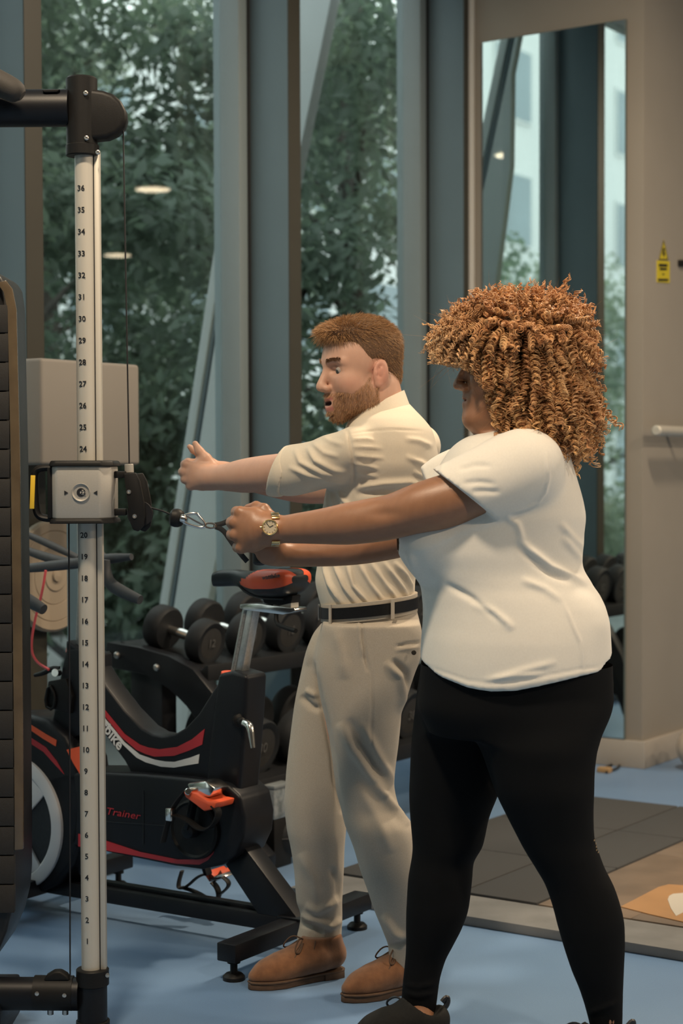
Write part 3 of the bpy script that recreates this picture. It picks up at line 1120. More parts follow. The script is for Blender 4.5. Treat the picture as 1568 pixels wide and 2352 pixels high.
# weight-stack tower at the left edge
DT = 4.10
tower_out = [(-170, 632), (5, 632), (20, 640), (31, 660), (37, 700), (45, 1050), (50, 1450), (54, 1850), (54, 2010), (50, 2060), (38, 2110), (15, 2165), (-10, 2200), (-60, 2230), (-170, 2235)]
tw = MB().prism([W(x, y, DT + 0.16) for x, y in tower_out], (0, 0.26, 0)).build('weight_tower', mat('tower_black', (0.016, 0.016, 0.017), rough=0.4, spec=0.3, noise=0.1), mach, bevel=0.012, seg=3)
MB().box(on_floor(-90, 2410) + Vector((0, .15, .05)), (0.09, 0, 0), (0, 0.13, 0), (0, 0, 0.05)).build('tower_foot', M_BLACK, tw, bevel=0.006)
MB().strip([W(x - 20, y, DT + 0.018) for x, y in ((14, 650), (29, 672), (38, 715), (45, 1050), (50, 1450), (54, 1850), (54, 1952))],
           [W(x, y, DT + 0.018) for x, y in ((14, 644), (29, 664), (38, 710), (46, 1050), (51, 1450), (54, 1850), (54, 1950))], (0, 0.012, 0)).build(
    'clear_edge', mat('brown_acrylic', (0.135, 0.098, 0.058), rough=0.22, spec=0.5, noise=0.35, scale=8, col2=(0.07, 0.05, 0.033)), tw, bevel=0.002)
M_SLAT = mat('stack_slat', (0.013, 0.0115, 0.0105), rough=0.75, noise=0.2, scale=150, bump=0.2, bscale=500)
y = 700.0
k = 0
while y < 2080:
    x1 = 20 + 14 * min(1, (y - 700) / 1100)
    h = 66.5
    c0 = [W(-160, y + 3, DT + .012), W(x1, y + 1, DT + .022), W(x1, y + h - 2, DT + .022), W(-160, y + h, DT + .012)]
    MB().prism(c0, (0, 0.02, 0)).build('stack_plate', M_SLAT, tw, bevel=0.0015)
    y += h
    k += 1

# ball stop, snap hook and strap handle
DH = 4.15
ballstop = tag(MB().lathe(W(389, 1187, DM), W(432, 1194, DM) - W(389, 1187, DM),
               [(0.0, 0.004), (0.001, 0.014), (0.006, 0.0205), (0.015, 0.0225), (0.024, 0.0215), (0.032, 0.017), (0.036, 0.010), (0.034, 0.004)], 28).build('ball_stop', M_BLACKPL),
               'black rubber ball stop on the end of the pulley cable', 'ball stop')
hook = thing('snap_hook', 'chrome snap hook linking the cable to the strap handle', 'snap hook', W(450, 1195, DH))
MB().tube([W(x, y, DH) for x, y in ((416, 1190), (430, 1181), (450, 1178), (458, 1186), (469, 1200), (472, 1210), (460, 1212), (440, 1207), (420, 1200))], 3.4 * S_M, 10, smooth=2, closed=True).build('hook_body', M_CHROME, hook)
MB().tube([W(424, 1183, DH - .002), W(447, 1196, DH - .003), W(466, 1206, DH - .001)], 2.4 * S_M, 8).build('hook_gate', M_CHROME, hook)
MB().lathe(W(414, 1190, DH), (1, 0, -0.2), [(0, 0.008), (0.004, 0.0095), (0.012, 0.0095), (0.016, 0.006)], 16).build('hook_eye', M_CHROME, hook)
MB().tube([W(x, y, DH) for x, y in ((470, 1204), (480, 1201), (492, 1203), (496, 1210), (488, 1214), (472, 1211))], 2.6 * S_M, 8, smooth=2, closed=True).build('ring', M_CHROME, hook)
hd = thing('strap_handle', 'black strap handle gripped in both hands of the woman', 'handle', W(560, 1230, DH))
M_STRAP = mat('black_webbing', (0.016, 0.017, 0.019), rough=0.8, bump=0.4, bscale=900)
for path in (((490, 1207), (512, 1203), (540, 1188), (575, 1172)), ((490, 1208), (512, 1216), (530, 1243), (552, 1272), (568, 1290))):
    MB().tube([W(x, y, DH + 0.012) for x, y in path], 8.0 * S_M, 8, smooth=2, flat=(0.8, 0.25), up=(0, 1, 0)).build('strap', M_STRAP, hd)
MB().cyl(W(596, 1296, DH - 0.012), W(598, 1160, DH + 0.03), 15 * S_M, seg=20, bev=0.003).build('grip_bar', M_STRAP, hd)
# ------------------------------------------------------------------ training bike
P1, P2 = on_floor(537, 2250), on_floor(820, 2133)
BO = (P1 + P2) / 2
BS = (P2 - P1).normalized()
BF = Vector((-BS.y, BS.x, 0))          # forward, away to the left
bike = thing('training_bike', 'black training bike with red and white stripes behind the numbered column', 'exercise bike', BO)


def BP(px, py, off=0.0):
    """point seen at (px, py) in the bike's long plane, off metres to its far side"""
    r = ray(px, py)
    o = BO + BS * off
    c = Vector((0, 0, EYE))
    t = (o - c).dot(BS) / r.dot(BS)
    return c + r * t


def bprism(name, pts, off, width, material, bevel=0.004, parent=None, seg=2):
    """outline traced on the near face (off) and thickened away from the camera"""
    return MB().prism([BP(x, y, off) + BS * width / 2 for x, y in pts], BS * width).build(name, material, parent or bike, bevel=bevel, seg=seg)


def bstrip(name, A, B, off, material, parent=None, t=0.0016):
    return MB().strip([BP(x, y, off) for x, y in A], [BP(x, y, off) for x, y in B], BS * t).build(name, material, parent or bike)


def up(p, z):
    return Vector((p.x, p.y, z))


def cap_foot(p):
    MB().lathe(up(p, 0.0), (0, 0, 1), [(0, 0.030), (0.010, 0.030), (0.018, 0.022), (0.020, 0.010), (0.045, 0.010), (0.046, 0.018), (0.060, 0.018)], 20).build('levelling_foot', M_BLACKPL, bike)


MB().bar(up(P1, 0.080) - BS * 0.035, up(P2, 0.080) + BS * 0.035, 0.062, 0.05).build('rear_stabiliser', M_BLACK, bike, bevel=0.004)
cap_foot(P1)
cap_foot(P2)
Q1 = on_floor(272, 2037)
Q2 = Q1 - BS * 0.62
MB().bar(up(Q1, 0.085) + BS * 0.04, up(Q2, 0.085) - BS * 0.04, 0.062, 0.05).build('front_stabiliser', M_BLACK, bike, bevel=0.004)
cap_foot(Q1)
cap_foot(Q2)
Qm = (Q1 + Q2) / 2
fr_c = BO + BF * ((Qm - BO).dot(BF))
MB().bar(up(BO, 0.082), up(fr_c, 0.082), 0.075, 0.044).build('base_rail', M_BLACK, bike, bevel=0.003)
MB().bar(up(BO, 0.108) + BF * .1 + BS * .01, up(fr_c, 0.108) + BS * .01, 0.03, 0.014).build('rail_ridge', M_BLACK, bike, bevel=0.002)
MB().box(up(BO, 0.108), BS * 0.05, BF * 0.04, (0, 0, 0.003)).build('joint_plate', M_BLACK, bike, bevel=0.001)
MB().lathe(BP(650, 2138, -.03), (0, 0, 1), [(0, 0.012), (0.004, 0.011), (0.008, 0.005), (0.008, 0)], 16).build('bolt', M_CHROME, bike)
bprism('rear_strut', [(500, 1960), (545, 1935), (560, 1945), (692, 2122), (680, 2150), (640, 2150), (600, 2112)], -0.035, 0.07, M_BLACK)
# drive case
bprism('drive_case', [(60, 1800), (150, 1772), (243, 1773), (330, 1778), (430, 1787), (520, 1800), (552, 1830), (562, 1880), (558, 1925), (540, 1965), (508, 1988), (460, 1998), (400, 1990), (245, 1958), (60, 1930)], -0.075, 0.15, M_BLACK, bevel=0.012, seg=3)
off = -0.0765
bstrip('red_stripe', [(180, 1915), (243, 1931), (320.5, 1956.5), (406.6, 1974), (455, 1974), (472, 1963), (482, 1948), (490, 1930), (493, 1913.5), (492, 1890), (487.5, 1870)],
       [(180, 1944), (243, 1953), (320.5, 1967), (406.6, 1984), (458, 1986), (477, 1976), (489, 1962), (496, 1940), (499, 1920), (496, 1893), (489, 1868)], off, M_REDPAINT)
xd = (BP(312, 1875, off) - BP(250, 1865, off)).normalized()
text_mesh('Trainer', 0.030, BP(281, 1869, off - .001), xd, VU, 0.0004, 'lettering', M_REDPAINT, bike, shear=0.25, wide=1.45)
bstrip('case_seam', [(328, 1815), (328, 1940)], [(330, 1815), (330, 1940)], off, M_INK)
bstrip('case_seam', [(243, 1886), (385, 1896)], [(243, 1888), (385, 1898)], off, M_INK)
# swooping main frame
bprism('main_frame', [(150, 1470), (195, 1500), (243, 1577), (285, 1632), (325, 1673), (350, 1687), (372, 1691), (400, 1686), (425, 1672), (455, 1640), (500, 1568), (520, 1600), (510, 1700), (495, 1800), (300, 1785), (296, 1768), (285, 1748), (243, 1692), (200, 1640), (150, 1600)], -0.042, 0.084, M_BLACK, bevel=0.008, seg=3)
off = -0.0435
bstrip('red_stripe', [(241, 1631), (286, 1686), (320.5, 1710), (340, 1717), (365, 1721), (406.6, 1715.6), (441, 1698), (470, 1674)],
       [(241, 1645), (279, 1693), (313.6, 1722.5), (335, 1732), (355, 1738), (400, 1736), (434, 1724), (464.5, 1710)], off, M_REDPAINT)
bstrip('white_stripe', [(225, 1628), (241, 1650), (286, 1705), (320.5, 1733), (355, 1745), (378, 1749), (400, 1750), (437.6, 1739.7), (458, 1732)],
       [(225, 1636), (241, 1657), (279, 1707), (313.6, 1740), (335, 1751), (370, 1761), (400, 1763), (434, 1757), (455.5, 1753.5)], off, M_WHITEPAINT)
xd = (BP(275, 1712, off) - BP(236, 1661, off))
yd = BP(262, 1672, off) - BP(250, 1692, off)
text_mesh('wattbike', 0.049, BP(279, 1717, off - .001), xd, yd, 0.0004, 'lettering', M_WHITEPAINT, bike, align='RIGHT', bold=0.001)
# seat tube, post, clamp and saddle
bprism('seat_tube', [(500, 1548), (532, 1541), (568, 1552), (564, 1640), (556, 1740), (548, 1830), (500, 1850), (470, 1830), (476, 1740), (490, 1620)], -0.050, 0.10, M_BLACK, bevel=0.012, seg=3)
MB().lathe(BP(535, 1552, 0), BP(541, 1500, 0) - BP(535, 1552, 0), [(-0.004, 0.036), (0.008, 0.035), (0.010, 0.02)], 24).build('collar_ring', M_ORANGE, bike)
bprism('seat_post', [(556, 1398), (582, 1400), (553, 1558), (526, 1555)], -0.018, 0.036, mat('ribbed_steel', (0.50, 0.51, 0.50), rough=0.35, metal=0.8, noise=0.2, scale=120), bevel=0.003)
bprism('post_ruler', [(560, 1402), (566, 1402), (538, 1550), (531, 1550)], -0.0195, 0.003, mat('ruler_grey', (0.22, 0.22, 0.22), rough=0.5, noise=0.6, scale=260), bevel=0.0)
bprism('clamp_plate', [(551, 1388), (590, 1387), (676, 1397), (678, 1404), (650, 1412), (560, 1401), (550, 1397)], -0.03, 0.06, M_CHROME, bevel=0.002)
bprism('clamp_block', [(625, 1378), (668, 1380), (668, 1398), (627, 1398)], -0.02, 0.04, M_ALU, bevel=0.003)
MB().tube([BP(634, 1400, -.02), BP(634, 1432, -.03), BP(652, 1440, -.05), BP(679, 1449, -.07)], 0.0068, 10, smooth=1).build('clamp_lever', M_BLACKPL, bike)
# saddle as a loft along the bike
secs = []                       # (px, top y, bottom y, half width)
for px, yt, yb, hw in ((491, 1322, 1346, 0.012), (496, 1314, 1347, 0.022), (512, 1309, 1347, 0.026), (540, 1308, 1346, 0.030), (565, 1310, 1352, 0.042),
                       (590, 1308, 1366, 0.058), (615, 1304, 1372, 0.074), (645, 1303, 1372, 0.082), (670, 1304, 1368, 0.080), (684, 1310, 1358, 0.066), (689, 1320, 1345, 0.040)):
    secs.append((px, yt, yb, hw))
NS, NL = 44, 46
xs_ = [q[0] for q in secs]
fine = np.concatenate([np.linspace(491, 500, 6, endpoint=False), np.linspace(500, 676, NL - 12, endpoint=False), np.linspace(676, 689, 6)])
dense = [(px, *(float(smooth_interp(np.array([px]), xs_, [q[j] for q in secs])[0]) for j in (1, 2, 3))) for px in fine]
vs_, tags = [], []
for px, yt, yb, hw in dense:
    pt, pb = BP(px, yt), BP(px, yb)
    cz, hz = (pt.z + pb.z) / 2, (pt.z - pb.z) / 2
    for k in range(NS):
        a = 2 * math.pi * k / NS
        cx_, sx_ = math.cos(a), math.sin(a)
        ex = abs(cx_) ** 0.7 * (1 if cx_ > 0 else -1)
        ez = abs(sx_) ** 0.55 * (1 if sx_ > 0 else -1)
        w = hw * (1.0 - 0.30 * max(0.0, -ez))
        dip = -0.007 * (1 - abs(ex)) * min(1, max(0, (hw - .03) / .03)) if ez > 0.4 else 0
        vs_.append(Vector((pt.x, pt.y, 0)) + BS * (ex * w) + Vector((0, 0, cz + ez * hz + dip)))
        tags.append((px, ex, ez))
fs_ = []
for i in range(len(dense) - 1):
    for k in range(NS):
        k2 = (k + 1) % NS
        fs_.append((i * NS + k, i * NS + k2, (i + 1) * NS + k2, (i + 1) * NS + k))
ends_ = [tuple(range(NS)), tuple((len(dense) - 1) * NS + k for k in range(NS - 1, -1, -1))]
sad = MB().add(vs_, fs_ + ends_).build('saddle', mat('saddle_vinyl', (0.020, 0.024, 0.028), rough=0.35, spec=0.4, noise=0.2, scale=40), bike, sharp=60)
axis_c = [sum((vs_[i * NS + k] for k in range(NS)), Vector()) / NS for i in range(len(dense))]
for sg in (-1, 1):
    keepf = []
    for f in fs_:
        tg = [tags[i] for i in f]
        px = sum(q[0] for q in tg) / 4
        ex = sum(q[1] for q in tg) / 4
        ez = sum(q[2] for q in tg) / 4
        if ex * sg > 0.42 + max(0, (600 - px) / 60) and -0.35 < ez < 0.99 - max(0, (620 - px) / 50) and px > 572:
            keepf.append(f)
    used = sorted({i for f in keepf for i in f})
    mp_ = {i: n for n, i in enumerate(used)}
    pv = [vs_[i] + (vs_[i] - axis_c[i // NS]).normalized() * 0.0016 for i in used]
    pm = MB().add(pv, [tuple(mp_[i] for i in f) for f in keepf]).build('saddle_panel', M_ORANGE, sad)
flank = [vs_[i] for i in range(len(vs_)) if abs(tags[i][0] - 660) < 4 and tags[i][1] < -.9 and abs(tags[i][2] - .42) < .3]
mid = sum(flank, Vector()) / max(1, len(flank)) - BS * .0035
text_mesh('wattbike', 0.0175, mid, (BP(676, 1319) - BP(648, 1323)), VU + BS * .25, 0.0005, 'lettering', M_INK, sad, bold=0.0003)
bprism('saddle_bracket', [(598, 1366), (672, 1368), (668, 1386), (640, 1392), (606, 1386)], -0.022, 0.044, M_BLACKPL, bevel=0.004, parent=sad)
MB().tube([BP(545, 1340, -.03), BP(565, 1362, -.035), BP(600, 1374, -.035), BP(650, 1376, -.03)], 0.004, 8, smooth=1).build('saddle_rail', M_CABLE, sad)
MB().tube([BP(545, 1340, .03), BP(565, 1362, .035), BP(600, 1374, .035), BP(650, 1376, .03)], 0.004, 8, smooth=1).build('saddle_rail', M_CABLE, sad)
# clamping lever on the seat tube
k0 = BP(552, 1655, -.06)
MB().lathe(BP(548, 1653, -.03), BP(560, 1660, -.09) - BP(548, 1653, -.03), [(0, 0.022), (0.03, 0.020), (0.034, 0.012), (0.06, 0.011), (0.062, 0.009)], 18).build('knob_boss', M_BLACKPL, bike)
MB().tube([BP(553, 1657, -.06), BP(570, 1664, -.075), BP(575, 1672, -.08), BP(581, 1718, -.085)], [0.011, 0.012, 0.011, 0.007], 12, smooth=1).build('knob_lever', M_CHROME, bike)
# crank, chainring guard and pedals
hub = BP(447, 1905, -0.08)
MB().lathe(hub, -BS, [(-0.01, 0.088), (0.006, 0.086), (0.010, 0.080), (0.004, 0.074), (0.002, 0.03)], 40).build('crank_guard', M_BLACKPL, bike)
MB().lathe(hub - BS * 0.006, -BS, [(0, 0.022), (0.03, 0.020), (0.034, 0.008)], 20).build('crank_hub', M_BLACK, bike)
MB().bar(BP(432, 1905, -.11), BP(450, 1808, -.11), 0.014, 0.03, up=BS).build('crank_arm', M_BLACK, bike, bevel=0.004)
MB().bar(BP(447, 1905, .10), BP(478, 2010, .10), 0.014, 0.03, up=BS).build('crank_arm', M_BLACK, bike, bevel=0.004)
for i, (ox, oy, of) in enumerate(((0, 0, -0.16), (20, 178, 0.15))):
    def PP(x, y, o=0.0):
        return BP(x + ox, y + oy, of + o)
    if i == 0:
        bprism('pedal_body', [(428, 1800), (470, 1794), (494, 1812), (480, 1832), (440, 1826)], of, 0.07, M_CHROME, bevel=0.006)
        bprism('pedal_plate', [(420, 1818), (448, 1822), (476, 1840), (496, 1844), (492, 1858), (468, 1864), (448, 1848), (426, 1832)], of - 0.012, 0.09, M_ORANGE, bevel=0.004)
        MB().cyl(BP(432, 1818, of - .02), BP(432, 1818, of + .01), 0.010, seg=16, bev=0.002).build('pedal_bolt', M_CHROME, bike)
        MB().tube([PP(428, 1815), PP(405, 1842), PP(394, 1862), PP(384, 1895), PP(374, 1935)], 0.010, 8, smooth=2, flat=(0.35, 1.4), up=BS).build('pedal_strap', M_STRAP, bike)
        MB().box(PP(392, 1870, -.012), BS * 0.012, BF * 0.010, (0, 0, 0.018)).build('strap_buckle', M_CHROME, bike, bevel=0.002)
        MB().tube([PP(400, 1872), PP(430, 1882), PP(462, 1908), PP(486, 1900), PP(500, 1880), PP(502, 1862), PP(490, 1850)], 0.012, 8, smooth=2, flat=(0.4, 1.3), up=BS).build('toe_cage', M_BLACKPL, bike)
    else:
        bprism('pedal_plate', [(466, 2004), (478, 2000), (492, 2014), (486, 2020), (500, 2008), (506, 1998), (510, 2006), (496, 2022), (480, 2024)], of, 0.08, M_ORANGE, bevel=0.002)
        bprism('pedal_body', [(478, 2018), (508, 2006), (514, 2016), (486, 2028)], of, 0.07, M_CHROME, bevel=0.002)
        MB().tube([BP(418, 2000, of), BP(409, 2030, of), BP(412, 2042, of), BP(430, 2036, of), BP(455, 2012, of), BP(478, 2006, of)], 0.008, 8, smooth=2, flat=(0.5, 1.3), up=BS).build('pedal_strap', M_STRAP, bike)
        MB().tube([BP(418, 2038, of), BP(450, 2048, of), BP(488, 2072, of), BP(504, 2062, of), BP(500, 2040, of), BP(488, 2026, of)], 0.011, 8, smooth=2, flat=(0.4, 1.2), up=BS).build('toe_cage', M_BLACKPL, bike)
        MB().tube([BP(508, 2052, of), BP(524, 2038, of), BP(526, 2026, of), BP(512, 2014, of)], 0.009, 8, smooth=2, flat=(0.4, 1.2), up=BS).build('toe_cage', M_BLACKPL, bike)
# flywheel housing with white spoked wheel
wc = BP(64, 1878, -0.08)
ctr = BP(64, 1878, 0)
housing = [(-75, 1700), (-40, 1660), (0, 1642), (60, 1640), (105, 1652), (150, 1692), (178, 1750), (190, 1850), (185, 1930), (165, 1990), (125, 2035), (70, 2060), (0, 2062), (-60, 2030), (-95, 1960), (-105, 1860), (-95, 1760)]
bprism('flywheel_housing', housing, -0.075, 0.15, M_BLACK, bevel=0.02, seg=3)
rz = (BP(64, 1722, 0) - ctr).length
MB().lathe(ctr - BS * 0.075, -BS, [(0, rz), (0.010, rz), (0.014, rz - 0.006), (0.014, rz - 0.036), (0.008, rz - 0.042), (0.001, rz - 0.042)], 64, ends=False).build('wheel_rim', mat('white_plastic', (0.66, 0.65, 0.65), rough=0.4, noise=0.04), bike)
MB().lathe(ctr - BS * 0.0762, -BS, [(0, rz - 0.03), (0.0015, rz - 0.03)], 64).build('wheel_mesh', mat('dark_mesh', (0.012, 0.014, 0.018), rough=0.5, noise=0.6, scale=90), bike)
for a in (90, 210, 330):
    a = math.radians(a + 85)
    def WP(rad, ang, o):
        return ctr + BF * (-math.cos(ang) * rad) + VU * (math.sin(ang) * rad) - BS * o
    MB().prism([WP(0.035, a - 1.2, .082), WP(rz - .03, a - 0.36, .082), WP(rz - .03, a + 0.36, .082), WP(0.035, a + 1.2, .082)], BS * 0.012).build('wheel_spoke', MATS['white_plastic'], bike, bevel=0.004)
bstrip('red_stripe', [(40, 1690), (70, 1694), (105, 1716), (130, 1748), (147, 1778)], [(40, 1700), (66, 1705), (100, 1727), (126, 1756), (146, 1777)], -0.0765, M_REDPAINT)
bstrip('red_badge', [(40, 1660), (70, 1664), (105, 1686), (130, 1700)], [(40, 1668), (66, 1674), (98, 1696), (128, 1714)], -0.0765, M_ORANGE)
bstrip('red_badge', [(153, 1722), (182, 1715), (200, 1716)], [(168, 1752), (185, 1780), (200, 1782)], -0.0765, M_ORANGE)
# front column, levers, bars
bprism('head_column', [(118, 1660), (132, 1580), (150, 1492), (172, 1490), (215, 1505), (215, 1680), (150, 1700)], -0.045, 0.09, M_BLACK, bevel=0.008)
MB().lathe(BP(178, 1498, 0), (0, 0, 1), [(0, 0.036), (0.014, 0.034), (0.016, 0.02)], 24).build('collar_ring', M_ORANGE, bike)
MB().bar(BP(192, 1500, 0), BP(200, 1290, 0), 0.036, 0.04, up=BS).build('bar_post', MATS['ribbed_steel'], bike, bevel=0.003)
MB().tube([BP(80, 1551, -.06), BP(100, 1546, -.06), BP(118, 1536, -.06), BP(135, 1540, -.05)], [0.006, 0.008, 0.009, 0.014], 10, smooth=1).build('gear_lever', M_BLACKPL, bike)
MB().cyl(BP(126, 1545, -.07), BP(134, 1545, -.05), 0.012, seg=12).build('lever_barrel', M_CHROME, bike)
bprism('gear_bracket', [(110, 1565), (150, 1558), (165, 1600), (160, 1640), (125, 1630), (102, 1622)], -0.06, 0.02, M_BLACKPL)
MB().tube([BP(x, y, -.065) for x, y in ((112, 1568), (102, 1620), (122, 1632), (128, 1600))], 0.005, 8, smooth=1, closed=True).build('gear_cage', M_BLACKPL, bike)
M_BAR = mat('bar_tape', (0.045, 0.05, 0.058), rough=0.6, noise=0.15, scale=60, bump=0.15, bscale=400)
for path, r_, o_ in ((((302, 1279), (250, 1283), (200, 1291), (120, 1300), (30, 1308)), 0.0165, -.05),
                     (((244, 1286), (242, 1318), (252, 1342), (285, 1362), (322, 1378)), 0.0185, -.08),
                     (((30, 1252), (90, 1275), (150, 1292), (200, 1292)), 0.015, .02),
                     (((30, 1214), (110, 1248), (180, 1282)), 0.013, .06),
                     (((20, 1352), (60, 1376), (100, 1400)), 0.021, -.22),
                     (((215, 1260), (232, 1272), (246, 1290)), 0.013, .12)):
    MB().tube([BP(x, y, o_) for x, y in path], [r_ * .6] + [r_] * (len(path) - 2) + [r_ * .75], 14, smooth=2).build('handlebar', M_BAR, bike)
MB().tube([BP(x, y, -.1) for x, y in ((105, 1310), (96, 1365), (78, 1430), (70, 1490), (82, 1520), (112, 1538))], 0.0042, 8, smooth=2).build('gear_cable', mat('pink_red_cable', (0.60, 0.09, 0.10), rough=0.4), bike)

# ------------------------------------------------------------------ dumbbell rack along the windows
RX = loc(on_floor(605, 2005))[0]
rack = thing('dumbbell_rack', 'long black two-tier dumbbell rack in front of the windows', 'rack', L(RX + 1.1, 3.8, 0))
sf = [(258, 1473), (330, 1485), (400, 1505), (455, 1535), (500, 1590), (545, 1690), (600, 1940), (622, 1965), (620, 2004), (590, 2004), (572, 1965), (515, 1760), (475, 1670), (440, 1620), (400, 1580), (345, 1548), (248, 1528)]
for X in (RX, RX + 2.15):
    f_ = MB().prism([on_x(x, y, RX) + L(X - RX, 0) for x, y in sf], L(0.06, 0)).build('side_frame', M_BLACK, rack, bevel=0.004)
    for x, y, r_ in ((282, 1503, 0.013), (373, 1531, 0.013), (262, 1499, 0.007)):
        MB().lathe(on_x(x, y, RX) + L(X - RX - 0.03, 0), -L(1, 0), [(0, r_), (0.006, r_ * .9), (0.010, r_ * .5), (0.010, 0)], 14).build('bolt', M_BOLT, f_)
    ya, yb = loc(on_x(300, 1560, RX))[1], loc(on_x(372, 1560, RX))[1]
    MB().lbox(X + 0.0, X + 0.08, yb, ya, 0, loc(on_x(340, 1535, RX))[2]).build('rear_post', M_BLACK, rack, bevel=0.004)
tr0 = loc(on_x(480, 1560, RX))
M_TRAY = mat('tray_black', (0.010, 0.011, 0.013), rough=0.5, spec=0.25, noise=0.15, scale=20)
UY, UZ = tr0[1], tr0[2]
def tray(y0, z0, y1, z1):
    MB().prism([L(RX + 1.09, y0, z0 - .01), L(RX + 1.09, y0, z0 + 0.022), L(RX + 1.09, y0 + .012, z0 + 0.022), L(RX + 1.09, y0 + .03, z0 + 0.004), L(RX + 1.09, y1, z1), L(RX + 1.09, y1, z1 - 0.02), L(RX + 1.09, y0 + .03, z0 - 0.035), L(RX + 1.09, y0, z0 - 0.035)], L(2.18, 0)).build('tray', M_TRAY, rack, bevel=0.002)


def up_point(px, py, Y):
    return loc(on_y(px, py, Y))


YH, YL = 3.90, 3.72
pts_up = [up_point(470, 1480, YH), up_point(567, 1457, YH), up_point(652, 1444, YH)]
pts_lo = [up_point(586, 1742, YL), up_point(655, 1712, YL)]
lip = up_point(500, 1540, YH - .10)
tray(YH - .10, lip[2], YH + 0.30, lip[2] + 0.085)
lip2 = up_point(600, 1806, YL - .11)
tray(YL - .11, lip2[2], YL + 0.32, lip2[2] + 0.10)
M_DBRUB = mat('dumbbell_rubber', (0.013, 0.015, 0.018), rough=0.6, spec=0.25, noise=0.2, scale=60, bump=0.08, bscale=500)
M_DBFACE = mat('dumbbell_face', (0.022, 0.0215, 0.021), rough=0.7, noise=0.25, scale=40)
M_GREYNUM = mat('grey_number', (0.075, 0.075, 0.075), rough=0.6)


def dumbbell(X, Y, z, r, label, num, group, gap=0.20, low=False):
    """head nearest the room at Y, axis towards the windows"""
    d = thing('dumbbell', label, 'dumbbell', L(X, Y, z), group)
    t = 0.055 + 0.15 * r
    slope = 0.22
    ax = (L(0, 1) + Vector((0, 0, slope))).normalized()
    c0 = L(X, Y, z)
    for s_, c in ((-1, c0), (1, c0 + ax * gap)):
        h = MB().lathe(c, ax * s_, [(-t / 2, r * .55), (-t / 2, r * .90), (-t / 2 + .008, r * .985), (-t * .1, r), (t / 2 - .008, r * .985), (t / 2, r * .93), (t / 2 - .002, r * .72), (t / 2 - .003, r * .70)], 36).build('head', M_DBRUB, d)
        if s_ == -1:
            MB().lathe(c - ax * (t / 2 - .004), -ax, [(0, r * .70), (0.0015, r * .70)], 30).build('end_face', M_DBFACE, h)
            text_mesh(num, r * 0.5, c - ax * (t / 2 + 0.0005), L(1, 0), VU - ax * ax.z, 0.0006, 'number', M_GREYNUM, h, bold=0.0005)
    MB().lathe(c0 + ax * (t / 2 - .002), ax, [(0, 0.016), (0.02, 0.0165), (gap / 2 - t / 2, 0.019), (gap - t - .02, 0.0165), (gap - t + .004, 0.016)], 18).build('grip', M_CHROME, d)
    return d


ORD = ('first', 'second', 'third', 'fourth', 'fifth', 'sixth', 'seventh', 'eighth', 'ninth')
NUMS = ('12', '14', '16', '18', '20', '22', '24', '26', '28')
for k in range(9):
    r_ = (0.080, 0.084, 0.090)[k] if k < 3 else 0.092 + 0.001 * k
    X = pts_up[0][0] + (pts_up[2][0] - pts_up[0][0]) / 2 * k
    dumbbell(X, YH, lip[2] + 0.012 + r_ * 1.0, r_, 'round black rubber dumbbell, %s from the bike along the upper tray' % ORD[k], NUMS[k], 'dumbbells on the upper tray', gap=0.195)
for k in range(7):
    r_ = 0.102
    X = pts_lo[0][0] + 0.245 * k
    dumbbell(X, YL, lip2[2] + 0.014 + r_, r_, 'large black rubber dumbbell, %s from the bike along the lower tray' % ORD[k], ('30', '32', '34', '36', '38', '40', '42')[k], 'dumbbells on the lower tray', gap=0.21)

# ------------------------------------------------------------------ small things around the room
ballp = on_floor(636, 1985)
mb_ = thing('medicine_ball', 'black rubber medicine ball on the floor under the rack', 'ball', ballp)
cball = W(636, 1922, ballp.y + 0.05)
cball.z = 0.095
MB().ball(cball, 0.095, 28, 18).build('ball_shell', M_DBRUB, mb_)
MB().tube([cball + Vector((math.cos(a), math.sin(a), 0)) * 0.0955 for a in np.linspace(0, 2 * math.pi, 40)[:-1]], 0.003, 6, closed=True).build('seam', M_INK, mb_)
bx_ = thing('clear_storage_box', 'small clear plastic box with pale print under the dumbbell rack', 'box', on_floor(615, 1935))
bc = W(612, 1838, 6.05)
MB().box(bc, L(0.05, 0), L(0, 0.07), (0, 0, 0.055)).build('box_body', mat('clear_grey', (0.28, 0.31, 0.33), rough=0.15, spec=0.6, noise=0.5, scale=30, col2=(0.08, 0.10, 0.11)), bx_, bevel=0.006)
MB().box(bc + Vector((0, 0, .058)), L(0.054, 0), L(0, 0.074), (0, 0, 0.006)).build('box_lid', mat('grey_lid', (0.16, 0.18, 0.19), rough=0.3), bx_, bevel=0.003)
MB().box((bc.x, bc.y, (bc.z - .055) / 2), L(0.05, 0), L(0, 0.07), (0, 0, (bc.z - .057) / 2)).build('box_base', M_BLACKPL, bx_, bevel=0.003)
